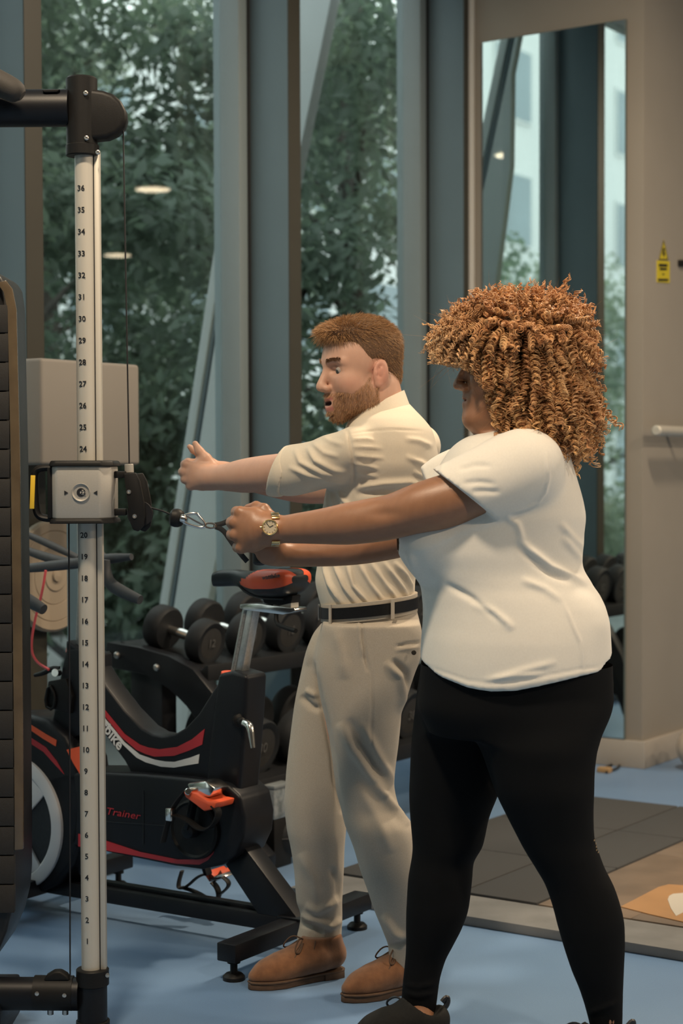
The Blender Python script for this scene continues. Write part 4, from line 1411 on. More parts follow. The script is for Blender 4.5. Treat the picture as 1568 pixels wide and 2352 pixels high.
# grey panel box on a post
stand = thing('panel_stand', 'beige-grey panel box on a post behind the numbered column', 'panel', on_floor(207, 2040))
XP = 4.33
p0 = on_x(96, 815, XP)
yq0 = loc(on_y(96, 1000, 3.98))
yq1 = loc(on_y(322, 1000, 3.98))
zt, zb_ = loc(on_y(96, 822, 3.98))[2], loc(on_y(322, 1068, 3.98))[2]
M_PANEL = mat('beige_grey_panel', (0.205, 0.188, 0.168), rough=0.7, noise=0.05, scale=5)
MB().lbox(yq0[0], yq1[0], 3.98, 4.115, zb_, zt).build('panel_box', M_PANEL, stand, bevel=0.012, seg=3)
xm_ = (yq0[0] + yq1[0]) / 2
MB().lbox(xm_ - 0.025, xm_ + 0.025, 4.03, 4.08, 0.0, zb_ + 0.05).build('post', M_FIN, stand, bevel=0.004)
MB().lbox(xm_ - 0.10, xm_ + 0.10, 3.98, 4.13, 0.0, 0.02).build('foot', M_FIN, stand, bevel=0.004)
# round beige dish fixed to the fin
dc = on_y(98, 1322, Y_FIN - 0.001)
dish = thing('round_dish', 'round beige dish with raised rings fixed to the window fin', 'dish', dc)
rd = 0.193
MB().lathe(dc, -L(0, 1), [(0, rd * .9), (0.03, rd), (0.05, rd), (0.058, rd - .008), (0.058, rd * .82), (0.055, rd * .81), (0.058, rd * .80), (0.058, rd * .52), (0.055, rd * .51), (0.058, rd * .50), (0.060, rd * .28), (0.064, rd * .26), (0.064, 0)], 56).build('dish_face', mat('beige_plastic', (0.30, 0.245, 0.185), rough=0.55, noise=0.06, scale=8), dish)
MB().lathe(dc - L(0, 0.066), -L(0, 1), [(0, 0.02), (0.006, 0.018), (0.008, 0)], 18).build('dish_cap', MATS['beige_plastic'], dish)
# warning signs and rail on the right-hand wall
M_SIGN = mat('yellow_sign', (0.62, 0.50, 0.03), rough=0.5, noise=0.05)
yw = Y_WALL - 0.002
sg = thing('warning_triangle', 'yellow triangular warning sticker above the notice on the wall', 'sign', on_y(1523, 597, yw))
MB().prism([on_y(x, y, yw) for x, y in ((1524, 551), (1534, 597), (1513, 597))], L(0, 0.003)).build('sticker', M_SIGN, sg)
tri = [on_y(x, y, yw - .002) for x, y in ((1524, 551), (1534, 597), (1513, 597))]
cen = sum(tri, Vector()) / 3
for i in range(3):
    a, b = tri[i], tri[(i + 1) % 3]
    MB().strip([a, b], [a + (cen - a) * .14, b + (cen - b) * .14], L(0, 0.001)).build('sign_border', M_INK, sg)
MB().prism([on_y(x, y, yw - .003) for x, y in ((1522, 570), (1526, 570), (1525, 582), (1528, 581), (1523, 592), (1524, 584), (1521, 585))], L(0, 0.001)).build('sign_symbol', M_INK, sg)
nt_ = thing('warning_notice', 'yellow rectangular warning notice under the triangular sticker', 'sign', on_y(1523, 649, yw))
MB().prism([on_y(x, y, yw) for x, y in ((1508, 598), (1537, 600), (1537, 650), (1508, 648))], L(0, 0.003)).build('notice', M_SIGN, nt_)
for y0, y1, xa, xb in ((606, 612, 1513, 1532), (615, 620, 1515, 1531), (628, 631, 1521, 1525), (640, 645, 1511, 1534)):
    MB().prism([on_y(x, y, yw - .003) for x, y in ((xa, y0), (xb, y0 + .5), (xb, y1 + .5), (xa, y1))], L(0, 0.001)).build('printed_line', M_INK, nt_)
sw = tag(MB().prism([on_y(x, y, yw - .006) for x, y in ((1559, 597), (1590, 598), (1590, 612), (1559, 611))], L(0, 0.014)).build('wall_switch', M_BLACKPL, bevel=0.002), 'small black switch plate on the beige wall beside the notices', 'switch')
rl = thing('wall_rail', 'brushed steel rail with rounded end fixed to the beige wall', 'rail', on_y(1560, 990, Y_WALL - 0.1))
a, b = on_y(1506, 989, Y_WALL - 0.09), on_y(1760, 994, Y_WALL - 0.09)
b.z = a.z
MB().cyl(a, b, 0.024, seg=22, bev=0.006).build('rail_tube', M_ALU, rl)
for f_ in (0.22, 0.9):
    q = a.lerp(b, f_)
    MB().cyl(q, q + L(0, 0.09), 0.011, seg=12).build('rail_bracket', M_ALU, rl)

eb = thing('beige_ball', 'beige exercise ball at the edge of the pier wall', 'ball', on_floor(1600, 1768))
cb2 = on_floor(1604, 1768)
MB().ball(Vector((cb2.x, cb2.y, 0.10)), 0.10, 28, 18).build('ball_shell', mat('beige_vinyl', (0.42, 0.34, 0.27), rough=0.5), eb)
MB().lathe(Vector((cb2.x - .03, cb2.y - .085, 0.135)), Vector((-.3, -.85, .35)), [(0, .010), (.008, .009), (.010, 0)], 14).build('valve', mat('valve_grey', (0.3, 0.3, 0.3), rough=0.5), eb)
wr = thing('cable_tangle', 'small loop of cable on the floor below the mirror', 'cable', on_floor(1405, 1768))
MB().tube([on_floor(x, y, .006) for x, y in ((1385, 1765), (1400, 1758), (1415, 1752), (1424, 1757), (1416, 1766), (1402, 1770), (1392, 1774))], 0.006, 8, smooth=2).build('cable', M_CABLE, wr)
MB().box(on_floor(1388, 1768, .012), L(0.02, 0), L(0, 0.03), (0, 0, 0.012)).build('plug', mat('brass_plug', (0.35, 0.22, 0.10), rough=0.4), wr, bevel=0.003)
# ------------------------------------------------------------------ shared anatomy
def wp(px, py, d):
    return npv(W(px, py, d))


def rp(n, d):
    return n * d / F_PX


def head_frame(yaw, pitch, roll=0.0):
    """columns: forward, the person's left, up.  yaw 0 looks to picture left; positive turns towards the camera"""
    f = np.array((-math.cos(yaw), -math.sin(yaw), 0.0))
    l = np.array((math.sin(yaw), -math.cos(yaw), 0.0))
    u = np.array((0, 0, 1.0))
    f, u = f * math.cos(pitch) - u * math.sin(pitch), u * math.cos(pitch) + f * math.sin(pitch)
    l, u = l * math.cos(roll) + u * math.sin(roll), u * math.cos(roll) - l * math.sin(roll)
    return np.stack([f, l, u], 1)


def add_head(F, c, R, s=1.0, open_mouth=0.0, full=0.0, nose=1.0, lips=1.0, chin=0.0):
    def q(x, y, z):
        return c + R @ (np.array((x, y, z)) * s)

    def E(x, y, z, r, k=0.012, mode='add', Rl=None):
        F.ell(q(x, y, z), [v * s for v in r], R if Rl is None else R @ Rl, k * s, mode)

    def C(a, b, ra, rb, k=0.01, mode='add'):
        F.cone(q(*a), q(*b), ra * s, rb * s, k * s, mode)
    E(-.008, 0, .036, (.095, .077, .085), 0)
    E(.028, 0, .010, (.070, .066, .075), .03)
    E(.036, 0, -.045, (.056, .056, .056), .025)
    E(.040, 0, -.078 - chin * .5, (.050, .048 + full * .012, .036), .022)
    E(.074, 0, -.103 - chin, (.020, .022, .019), .022)                     # chin
    for g in (-1, 1):
        E(.058, g * .040, -.034, (.030, .024, .028), .022)                 # cheekbone
        E(.000, g * .052, -.066, (.030, .018 + full * .01, .032), .03)     # jaw corner
        C((.089, g * .012, .020), (.072, g * .048, .018), .0085, .007, .014)   # brow
        E(.094, g * .034, .001, (.016, .020, .0115), .014, 'cut')          # socket
        C((.084, g * .020, .0060), (.0725, g * .049, .0005), .0048, .0036, .006)  # upper lid
        C((.083, g * .021, -.0105), (.072, g * .047, -.0075), .0036, .003, .006)  # lower lid
        E(.103, g * .0125 * nose, -.043, (.0115, .0085 * nose, .0085), .006)   # nostril wing
        E(.105, g * .0075 * nose, -.0525, (.0055, .0038, .0035), .002, 'cut')
    C((.091, 0, .010), (.112, 0, -.030), .0075, .0105, .010)               # nose ridge
    E(.115, 0, -.0385, (.0115, .0115 * nose, .0105), .007)
    C((.098, 0, -.050), (.093, 0, -.060), .007, .007, .008)
    om = open_mouth
    E(.086, 0, -.076 - om * .4, (.017, .028, .024 + om * .5), .014)         # mouth mound
    for g in (-1, 1):
        C((.0985, g * .004, -.0665), (.086, g * .021, -.0715), .0050 * lips, .0030, .005)
        C((.0965, g * .002, -.0815 - om), (.085, g * .020, -.0765 - om * .5), .0062 * lips, .0032, .005)
    E(.104, 0, -.0735 - om * .5, (.022, .019, .0014 + om * .5), .002, 'cut')
    E(.088, 0, -.094 - om - chin * .4, (.007, .014, .005), .008, 'cut')
    for g in (-1, 1):                                                       # ears
        Re = np.array(((.92, 0, -.25), (.0, 1, 0), (.25, 0, .95)))
        E(-.010, g * .0800, -.014, (.0190, .0085, .0315), .003, 'add', Re)
        E(-.005, g * .0905, -.011, (.0120, .0085, .0215), .003, 'cut', Re)
        E(-.010, g * .0850, -.012, (.0045, .0035, .0140), .002, 'add', Re)
        E(.004, g * .0830, -.016, (.0040, .0040, .0070), .003, 'add', Re)
        E(-.002, g * .0800, -.041, (.0085, .0065, .0085), .004)
    return q


def eye(parent, q, R, s, side, iris):
    c = q(.0735, side * .0335, -.002)
    r = 0.0125 * s
    fr = [Vector(R[:, j]) for j in range(3)]
    e = MB().ball(c, r, 20, 14, frame=(fr[0], fr[1], fr[2])).build('eye', mat('shaded_eye_white', (0.36, 0.31, 0.28), rough=0.2, noise=0.05), parent)  # white darkened so its colour carries the shadow over the eye
    look = Vector(R @ np.array((0.95, 0.10, -0.28))).normalized()
    MB().lathe(Vector(c) + look * (r * 0.86), look, [(0, r * .50), (r * .13, r * .36), (r * .165, 0)], 18).build('iris', mat('iris_' + iris, (0.055, 0.065, 0.07), rough=0.15), e)
    MB().lathe(Vector(c) + look * (r * 0.99), look, [(0, r * .2), (r * .05, 0)], 12).build('pupil', M_INK, e)


def strands(name, roots, dirs, lens, rad, cols, material, parent, curl=None, droop=0.0, seg=4, sides=3, seed=1):
    """tapered hair strands as one mesh"""
    n = len(roots)
    roots, dirs = np.asarray(roots, float), np.asarray(dirs, float)
    dirs = dirs / np.linalg.norm(dirs, axis=1)[:, None]
    lens = np.asarray(lens, float)
    r = np.random.default_rng(seed)
    bend = curl if curl is not None else np.zeros((n, 3))
    rings = []
    t = np.linspace(0, 1, seg + 1)
    ref = np.cross(dirs, r.normal(size=(n, 3)))
    ref /= np.linalg.norm(ref, axis=1)[:, None]
    bi = np.cross(dirs, ref)
    rad = np.broadcast_to(np.asarray(rad, float), (n,))
    for ti in t:
        p = roots + dirs * (lens * ti)[:, None] + bend * (lens * ti * ti)[:, None] + np.array((0, 0, -droop)) * (lens * ti * ti)[:, None]
        w = rad * (1 - 0.85 * ti)
        rings.append(np.stack([p + (ref * math.cos(a) + bi * math.sin(a)) * w[:, None] for a in np.arange(sides) * 2 * math.pi / sides], 1))
    V = np.stack(rings, 1).reshape(-1, 3)                     # n, seg+1, sides
    base = np.arange(n) * (seg + 1) * sides
    q = []
    for i in range(seg):
        for k in range(sides):
            k2 = (k + 1) % sides
            q.append(np.stack([base + i * sides + k, base + i * sides + k2, base + (i + 1) * sides + k2, base + (i + 1) * sides + k], 1))
    Q = np.concatenate(q)
    C = np.repeat(np.asarray(cols, float), (seg + 1) * sides, axis=0)
    return make(name, V, Q, material, parent, C)


def fist(F, palm, pr, knuckles, d, curl, R=None, kn=0.008):
    F.ell(palm, pr, R, 0.012, p=2.5)
    for (kx, ky, rad) in knuckles:
        a = wp(kx, ky, d)
        p1, p2, p3 = (a + np.array(v) for v in curl)
        F.cone(wp(kx + 24, ky + (np.sign(ky - to_px(palm[None])[0, 1]) * -2), d - .004), a, rad * .95, rad, 0.007)
        F.chain([(a, rad), (p1, rad * .93), (p2, rad * .86), (p3, rad * .80)], 0.003)
# ------------------------------------------------------------------ woman pulling the cable
DW = 4.08
woman = thing('person', 'person with golden curly hair in white tee and black leggings pulling the cable', 'person', on_floor(1150, 2420))
M_SKIN_D = attr_mat('brown_skin', 'tint', rough=0.42, spec=0.45, bump=0.12, bscale=450, sss=0.12, noise=0.25, nscale=45)
M_TEE = mat('white_jersey', (0.74, 0.70, 0.63), rough=0.85, noise=0.05, scale=220, bump=0.12, bscale=1400, sheen=0.15)
M_LEG = mat('black_leggings', (0.0045, 0.005, 0.006), rough=0.9, spec=0.12, noise=0.2, scale=300, bump=0.1, bscale=1500)

F = Field(axis((-.285, -.12, .0028), (-.12, .235, .006), (.235, .42, .0031), (.42, .70, .010)),
          axis((3.76, 3.99, .008), (3.99, 4.19, .0033), (4.19, 4.40, .008)),
          axis((0.0, .13, .005), (.13, 1.10, .012), (1.10, 1.325, .003), (1.325, 1.44, .008), (1.44, 1.78, .0032)))
hc, hR = wp(1163, 843, DW), head_frame(math.radians(4), math.radians(2))
qw = add_head(F, hc, hR, 1.0, full=1.0, nose=1.25, lips=1.35, chin=0.016)
F.ell(wp(1108, 962, DW), (.045, .052, .030), None, .03)              # full underside of the chin
F.cone(wp(1165, 930, DW), wp(1178, 1030, DW + .01), .062, .072, .03)   # neck
# trunk and legs under the clothes
F.loft([(W(0, y, DW).z, W((a + b) / 2, y, DW).x, DW, rp((b - a) / 2, DW) * .90, hd) for y, a, b, hd in
        ((1005, 1090, 1290, .09), (1060, 1050, 1305, .15), (1150, 990, 1330, .16), (1240, 950, 1330, .16), (1330, 970, 1345, .16), (1450, 985, 1385, .18), (1560, 985, 1385, .18), (1640, 975, 1385, .17))], .03)
for pts in (((1060, 1600, 4.17, 70), (1045, 1850, 4.17, 55), (1012, 2030, 4.17, 40), (985, 2150, 4.17, 36), (965, 2270, 4.17, 33), (958, 2345, 4.16, 36)),
            ((1230, 1600, 3.98, 95), (1262, 1850, 3.98, 60), (1330, 2040, 3.98, 45), (1362, 2160, 3.98, 40), (1392, 2330, 3.97, 28), (1396, 2420, 3.97, 30))):
    F.chain([(wp(x, y, d), rp(r, d)) for x, y, d, r in pts], .02)
F.cone(wp(958, 2345, 4.15), wp(890, 2375, 4.12), .034, .024, .02)
F.cone(wp(1394, 2425, 3.95), wp(1320, 2450, 3.93), .034, .024, .02)
# near arm (her left) and far arm
near_arm = [(1195, 1085, 3.96, 62), (1100, 1128, 3.94, 62), (1012, 1155, 3.935, 60), (960, 1168, 3.94, 55), (895, 1188, 3.96, 49.5), (850, 1196, 3.975, 48.5), (800, 1203, 3.99, 46), (742, 1209, 4.01, 39), (690, 1213, 4.03, 33.5), (645, 1216, 4.045, 29.5), (612, 1216, 4.05, 32)]
F.limb([(wp(x, y, d), rp(r, d)) for x, y, d, r in near_arm], .006)
far_arm = [(1100, 1110, 4.25, 68), (1010, 1180, 4.25, 56), (925, 1232, 4.24, 44), (860, 1250, 4.23, 40), (790, 1262, 4.21, 36), (715, 1270, 4.19, 30), (660, 1273, 4.17, 26), (630, 1272, 4.15, 27)]
F.limb([(wp(x, y, d), rp(r, d)) for x, y, d, r in far_arm], .006)
# near hand: fist round the grip, back of the hand to the camera
dh = 4.065
F.cone(wp(622, 1216, dh - .01), wp(588, 1216, dh - .008), .030, .034, .012, sc=((0, 0, 1), 1.30))
F.ell(wp(577, 1216, dh), (.038, .028, .052), None, .012, p=2.4)
kn = ((551, 1177, .0145), (540, 1201, .0150), (541, 1229, .0150), (554, 1258, .0140))
for i, (kx, ky, rad) in enumerate(kn):
    a = wp(kx, ky, dh)
    F.cone(wp(590, 1216 + (ky - 1216) * .62, dh - .010), a, .012, rad, .008)
    b = a + np.array((-.010, .034, .0))
    c_ = a + np.array((.020, .058, -.002))
    e_ = a + np.array((.052, .050, -.002))
    F.chain([(a, rad), (b, rad * .92), (c_, rad * .84), (e_, rad * .78)], .0035)
F.chain([(wp(622, 1192, dh - .004), .017), (wp(606, 1170, dh + .006), .0135), (wp(588, 1163, dh + .022), .0115), (wp(570, 1167, dh + .04), .010)], .006)   # thumb
# far hand, closing on the grip from behind
dh2 = 4.135
F.ell(wp(617, 1262, dh2), (.032, .030, .036), None, .012, p=2.4)
for i, (ky, rad) in enumerate(((1180, .0115), (1203, .012), (1228, .012), (1252, .011))):
    a = wp(628, ky + 22, dh2 + .028)
    F.chain([(wp(640, 1262, dh2 + .014), .013), (a, rad * 1.1), (wp(596, ky + 4, dh2 + .030), rad), (wp(572, ky + 2, dh2 + .004), rad * .9)], .005)
F.chain([(wp(630, 1240, dh2 - .01), .015), (wp(618, 1200, dh2 - .012), .012), (wp(604, 1170, dh2 - .004), .0105), (wp(592, 1161, dh2), .009)], .005)
V, Q = F.mesh(1)
P = to_px(V)
col_ = np.tile(np.array((0.32, 0.155, 0.085)), (len(V), 1))
lipc, lipm = qw(.096, 0, -.074), 0.020
dl_ = np.linalg.norm((V - lipc) @ hR * np.array((1, 1, 1.5)), axis=1)
m = np.clip(1.6 - dl_ / .012, 0, 1)[:, None]
col_ = col_ * (1 - m) + np.array((0.27, 0.095, 0.075)) * m
crease = np.exp(-(((P[:, 0] - 882) / 34) ** 2 + ((P[:, 1] - 1180) / 13) ** 2)) * (V[:, 1] < 4.05)
V = V - vert_normals(V, Q) * (crease * 0.004)[:, None]
body_w = make('body', V, Q, M_SKIN_D, woman, col_)
for side in (-1, 1):
    eye(woman, qw, hR, 1.0, side, 'brown')

# white tee
F = Field(axis((.13, .66, .0042)), axis((3.80, 4.36, .0055)), axis((.84, 1.49, .0042)))
def tee_rows(g=0.0):
    out = []
    for y, a, b, dc, hd in ((983, 1150, 1283, 4.09, .07), (990, 1112, 1290, 4.09, .10), (1005, 1066, 1297, 4.09, .135), (1030, 1034, 1304, 4.09, .155), (1060, 1014, 1311, 4.09, .165), (1100, 988, 1323, 4.085, .17),
                            (1160, 956, 1339, 4.08, .175), (1195, 938, 1343, 4.08, .18), (1240, 925, 1339, 4.08, .18), (1265, 927, 1337, 4.08, .18), (1310, 946, 1338, 4.08, .178), (1345, 964, 1357, 4.08, .182),
                            (1375, 969, 1376, 4.08, .19), (1405, 971, 1389, 4.08, .197), (1445, 970, 1398, 4.08, .205), (1480, 967, 1400, 4.08, .21), (1530, 965, 1402, 4.08, .212), (1610, 965, 1402, 4.08, .212)):
        z = W(1180, y, dc - hd * .5).z
        xa, xb = W(a, y, dc).x, W(b, y, dc).x
        out.append((z, (xa + xb) / 2, dc, (xb - xa) / 2 + g, hd + g))
    return out


F.loft(tee_rows(), 0.0, p=2.15)
slv = [(1205, 1075, 3.945, 86), (1130, 1110, 3.935, 81), (1075, 1132, 3.935, 75), (1010, 1157, 3.935, 69), (960, 1175, 3.935, 64)]
F.chain([(wp(x, y, d), rp(r, d)) for x, y, d, r in slv[:1] + slv[:1]], .035)
F.limb([(wp(x, y, d), rp(r, d)) for x, y, d, r in slv], .02)
fsl = [(1110, 1075, 4.24, 72), (1040, 1112, 4.25, 68), (960, 1150, 4.25, 62)]
F.chain([(wp(x, y, d), rp(r, d)) for x, y, d, r in fsl], .035)
F.ell(wp(985, 1240, 4.02), (.070, .085, .075), None, .05)             # bust
F.ell(wp(985, 1240, 4.14), (.070, .085, .075), None, .05)
# sleeve ends and hem
h0, h1 = wp(1010, 1090, 3.93), wp(1140, 1194, 3.93)
ed = h1 - h0
nn = np.cross(ed, np.array((0, 1.0, 0)))
nn = nn / np.linalg.norm(nn)
nn = nn if nn[0] < 0 else -nn
lo, hi = (-9, 3.7, W(0, 1265, 3.93).z), (W(1150, 1190, 3.93).x, 4.03, 1.6)
s_ = F.sub((W(900, 0, 3.93).x, 3.7, W(0, 1262, 3.93).z), (W(1143, 0, 3.93).x, 3.985, 1.5))
x, y, z = F.pts(s_)
dcut = (x - h0[0]) * nn[0] + (y - h0[1]) * nn[1] + (z - h0[2]) * nn[2]
xt, _, zt = h0
rows = tee_rows()
# keep the trunk itself where the sleeve is cut
T = Field(F.xs, F.ys, F.zs).loft(rows, 0.0, p=2.15)
T.ell(wp(985, 1240, 4.02), (.070, .085, .075), None, .05)
T.ell(wp(985, 1240, 4.14), (.070, .085, .075), None, .05)
F.F[s_] = np.maximum(F.F[s_], np.minimum(dcut, T.F[s_] - .004).astype(np.float32))
s2 = F.sub((W(900, 0, 4.25).x, 4.16, W(0, 1262, 4.25).z), (W(1010, 0, 4.25).x, 4.5, 1.5))
x, y, z = F.pts(s2)
d2 = W(978, 1110, 4.25).x - x + (z - W(978, 1110, 4.25).z) * -.35 + y * 0
F.F[s2] = np.maximum(F.F[s2], np.minimum(d2, T.F[s2] - .004).astype(np.float32))
hem = np.array(((940, 1532), (965, 1539), (1016, 1558), (1075, 1578), (1124, 1584), (1180, 1581), (1251, 1567), (1335, 1551), (1373, 1546), (1402, 1532), (1430, 1524)), float)
hx_ = [W(a, b, 3.92).x for a, b in hem]
hz_ = [W(a, b, 3.92).z for a, b in hem]
x, y, z = F.xs[:, None, None], F.ys[None, :, None], F.zs[None, None, :]
zh = np.interp(F.xs, hx_, hz_)[:, None, None] + np.clip(y - 3.95, 0, 1) * .10
F.F = np.maximum(F.F, (zh - z).astype(np.float32))
V, Q = F.mesh(2)
ridge = [
    (((1254, 1030), (1260, 1098), (1252, 1131), (1235, 1154), (1207, 1168), (1168, 1179)), .0022, 3.2),
    (((1188, 1230), (1215, 1262), (1262, 1300), (1310, 1322), (1350, 1342)), .0060, 9),
    (((1180, 1245), (1215, 1280), (1262, 1316), (1310, 1336)), -.0050, 8),
    (((1195, 1330), (1250, 1352), (1290, 1380)), .0035, 8),
    (((1020, 1340), (1080, 1372), (1130, 1412), (1165, 1440)), -.0050, 7),
    (((1085, 1382), (1130, 1406), (1180, 1445)), .0050, 9),
    (((1130, 1560), (1200, 1540), (1280, 1520)), .0025, 7),
    (((1110, 1562), (1180, 1553), (1250, 1548)), .0030, 6),
    (((1290, 1375), (1312, 1430), (1332, 1475), (1338, 1545)), .0026, 4),
    (((1285, 1200), (1310, 1230), (1340, 1260)), .0040, 8),
    (((1290, 1232), (1312, 1258), (1338, 1290)), .0040, 8),
    (((935, 1262), (950, 1300), (972, 1345)), .0050, 9),
    (((960, 1320), (975, 1360), (982, 1400)), .0045, 9),
    (((1060, 1110), (1100, 1107), (1140, 1112)), -.0028, 6),
    (((1080, 1130), (1110, 1128), (1150, 1130)), -.0028, 6),
    (((1050, 1080), (1090, 1068), (1130, 1070)), -.0024, 6),
    (((1160, 1185), (1188, 1205), (1200, 1240)), .0040, 7),
    (((1040, 1010), (1022, 1050), (1010, 1088)), .0016, 3.5),
]
V = folds(V, Q, ridge)
# stitched hem
Pz = to_px(V)
hy = np.interp(Pz[:, 0], hem[:, 0], hem[:, 1])
V = V + vert_normals(V, Q) * (0.0016 * np.exp(-((hy - Pz[:, 1] - 5) / 4.5) ** 2) - 0.0012 * np.exp(-((hy - Pz[:, 1] - 15) / 2.5) ** 2))[:, None]
V = relax(V, Q, .25)
tee = make('tee_shirt', V, Q, M_TEE, woman)

# leggings
F = Field(axis((.12, .68, .0048)), axis((3.82, 4.34, .0055)), axis((.0, .92, .006)))
def leg_rows(rows, dc, f, hd0=None):
    out = []
    for r in rows:
        y, a, b = r[:3]
        d_ = r[3] if len(r) > 3 else dc
        xa, xb = W(a, y, d_).x, W(b, y, d_).x
        hw = (xb - xa) / 2
        out.append((W((a + b) / 2, y, d_).z, (xa + xb) / 2, d_, hw, min(hw * f, hd0 or 9)))
    return out


far_leg = leg_rows(((1500, 975, 1200), (1600, 957, 1175), (1700, 945, 1162), (1800, 940, 1150), (1880, 942, 1122), (1939, 947, 1109), (1983, 943, 1087), (2019, 937, 1084), (2084, 933, 1076), (2127, 932, 1062), (2171, 932, 1040),
                    (2207, 930, 1022), (2254, 925, 1009), (2300, 921, 1003), (2322, 919, 1000)), 4.17, .95)
near_leg = leg_rows(((1500, 1040, 1392, 4.05), (1600, 1055, 1400, 4.03), (1650, 1075, 1394, 4.01), (1700, 1095, 1376, 3.995), (1754, 1115, 1366, 3.985), (1827, 1141, 1363), (1881, 1167, 1362), (1932, 1193, 1366), (1964, 1211, 1377), (1993, 1229, 1388), (2033, 1252, 1408),
                     (2066, 1264, 1420), (2109, 1276, 1431), (2153, 1288, 1434), (2225, 1311, 1432), (2280, 1333, 1430), (2338, 1350, 1429), (2400, 1362, 1428)), 3.975, .92, .125)
F.loft(far_leg, 0.0, p=2.05)
F.loft(near_leg, .02, p=2.05)
F.loft(leg_rows(((1500, 968, 1399), (1560, 966, 1400), (1610, 960, 1400), (1680, 985, 1370)), 4.08, .9, .195), .03)
# drop the far hem to its own slope
V, Q = F.mesh(2)
V = folds(V, Q, [(((1100, 1700), (1120, 1770), (1142, 1828)), -.004, 8), (((1275, 2290), (1310, 2310), (1350, 2318)), .002, 6), (((930, 2280), (960, 2288), (1000, 2280)), .003, 5), (((925, 2262), (960, 2268), (1004, 2258)), .0025, 5),
                 (((1345, 2330), (1380, 2318), (1425, 2300)), .0025, 5)])
leggings = make('leggings', V, Q, M_LEG, woman)
Pp = to_px(V)
Nn = vert_normals(V, Q)
for yy in (1931, 1938, 1945, 1952, 1959):
    tx = np.interp(yy, (1931, 1959), (1364, 1372))
    cand_ = np.where((Nn[:, 1] < -.15) & (np.abs(Pp[:, 1] - yy) < 6) & (V[:, 1] < 4.05))[0]
    i_ = cand_[np.argmin(np.abs(Pp[cand_, 0] - tx) + 2 * np.abs(Pp[cand_, 1] - yy))]
    MB().box(Vector(V[i_]) + Vector(Nn[i_]) * .0006, Vector(Nn[i_]).cross(VU).normalized() * .0032, Vector(Nn[i_]) * .0006, VU * .0016).build('printed_mark', mat('gold_print', (0.35, 0.24, 0.12), rough=0.4), leggings)

# trainers
M_TRAIN = mat('black_knit_shoe', (0.012, 0.012, 0.0115), rough=0.8, spec=0.2, noise=0.3, scale=120, bump=0.4, bscale=700)
M_SOLE = mat('dark_rubber_sole', (0.022, 0.021, 0.02), rough=0.8, noise=0.2, scale=80)


def shoe_frame(heel, toe):
    h, t = Vector(heel), Vector(toe)
    h.z = t.z = 0
    f = (t - h).normalized()
    return h, f, Vector((-f.y, f.x, 0)), (t - h).length


def sole_outline(h, f, s, Ln, grow=0.0, z=0.0, left=True):
    pr = ((0.0, .012, -.012), (.04, .030, -.030), (.12, .036, -.036), (.30, .034, -.034), (.50, .040, -.038), (.68, .049, -.046), (.82, .043, -.039), (.92, .029, -.026), (.985, .011, -.009))
    A = [h + f * (t * Ln) + s * (a + grow) for t, a, b in pr]
    B = [h + f * (t * Ln) + s * (b - grow) for t, a, b in reversed(pr)]
    return [Vector((p.x, p.y, z)) for p in A + B]


def trainer(heel, toe, parent, ank, name='trainer'):
    h, f, s, Ln = shoe_frame(heel, toe)
    e = bpy.data.objects.new(name, None)
    COL.objects.link(e)
    e.location = h
    set_parent(e, parent)
    lo = np.minimum(npv(h), npv(h + f * Ln)) - .09
    hi = np.maximum(npv(h), npv(h + f * Ln)) + .09
    G = Field(axis((lo[0], hi[0], .004)), axis((lo[1], hi[1], .004)), axis((0.0, .16, .004)))
    at = lambda t, z, o=0: npv(h + f * (t * Ln) + s * o + Vector((0, 0, z)))
    G.chain([(at(.13, .052), .040), (at(.35, .055), .042), (at(.62, .045), .042), (at(.80, .036), .034), (at(.91, .030), .024)], .03, sc=(npv(s), 1.08))
    G.cone(at(.10, .05), at(.09, .058), .036, .034, .02)
    G.cone(at(.36, .065), at(.34, .088), .036, .030, .03)
    G.half((0, 0, .022), (0, 0, -1))
    G.ell(at(.19, .118), (.052, .050, .056), None, .006, mode='cut')
    G.chain([(npv(ank) + np.array((0, 0, .07)), .036), (npv(ank), .032)], 0, mode='cut')
    V, Q = G.mesh(2)
    make('upper', V, Q, M_TRAIN, e)
    MB().prism(sole_outline(h, f, s, Ln, .003, .013), (0, 0, .026)).build('sole', M_SOLE, e, bevel=.006)
    for k in range(5):
        t = .40 + .06 * k
        z = .100 - .011 * k
        MB().tube([at(t, z - .012, -.028), at(t + .02, z + .003, 0), at(t, z - .012, .028)], .0030, 6, smooth=1).build('lace', M_CABLE, e)
    MB().tube([at(.42, .10, .0), at(.50, .115, -.02), at(.60, .095, -.04), at(.52, .075, -.045), at(.44, .098, -.01)], .0028, 6, smooth=2).build('lace', M_CABLE, e)
    MB().tube([at(.0, .095), at(-.06, .108), at(-.07, .09), at(-.005, .075)], .004, 6, smooth=2, flat=(1, 1.8)).build('heel_loop', M_CABLE, e)


trainer(on_floor(1015, 2392), on_floor(815, 2412), woman, W(958, 2345, 4.16))
trainer(on_floor(1440, 2452), on_floor(1215, 2482), woman, W(1394, 2410, 3.97))

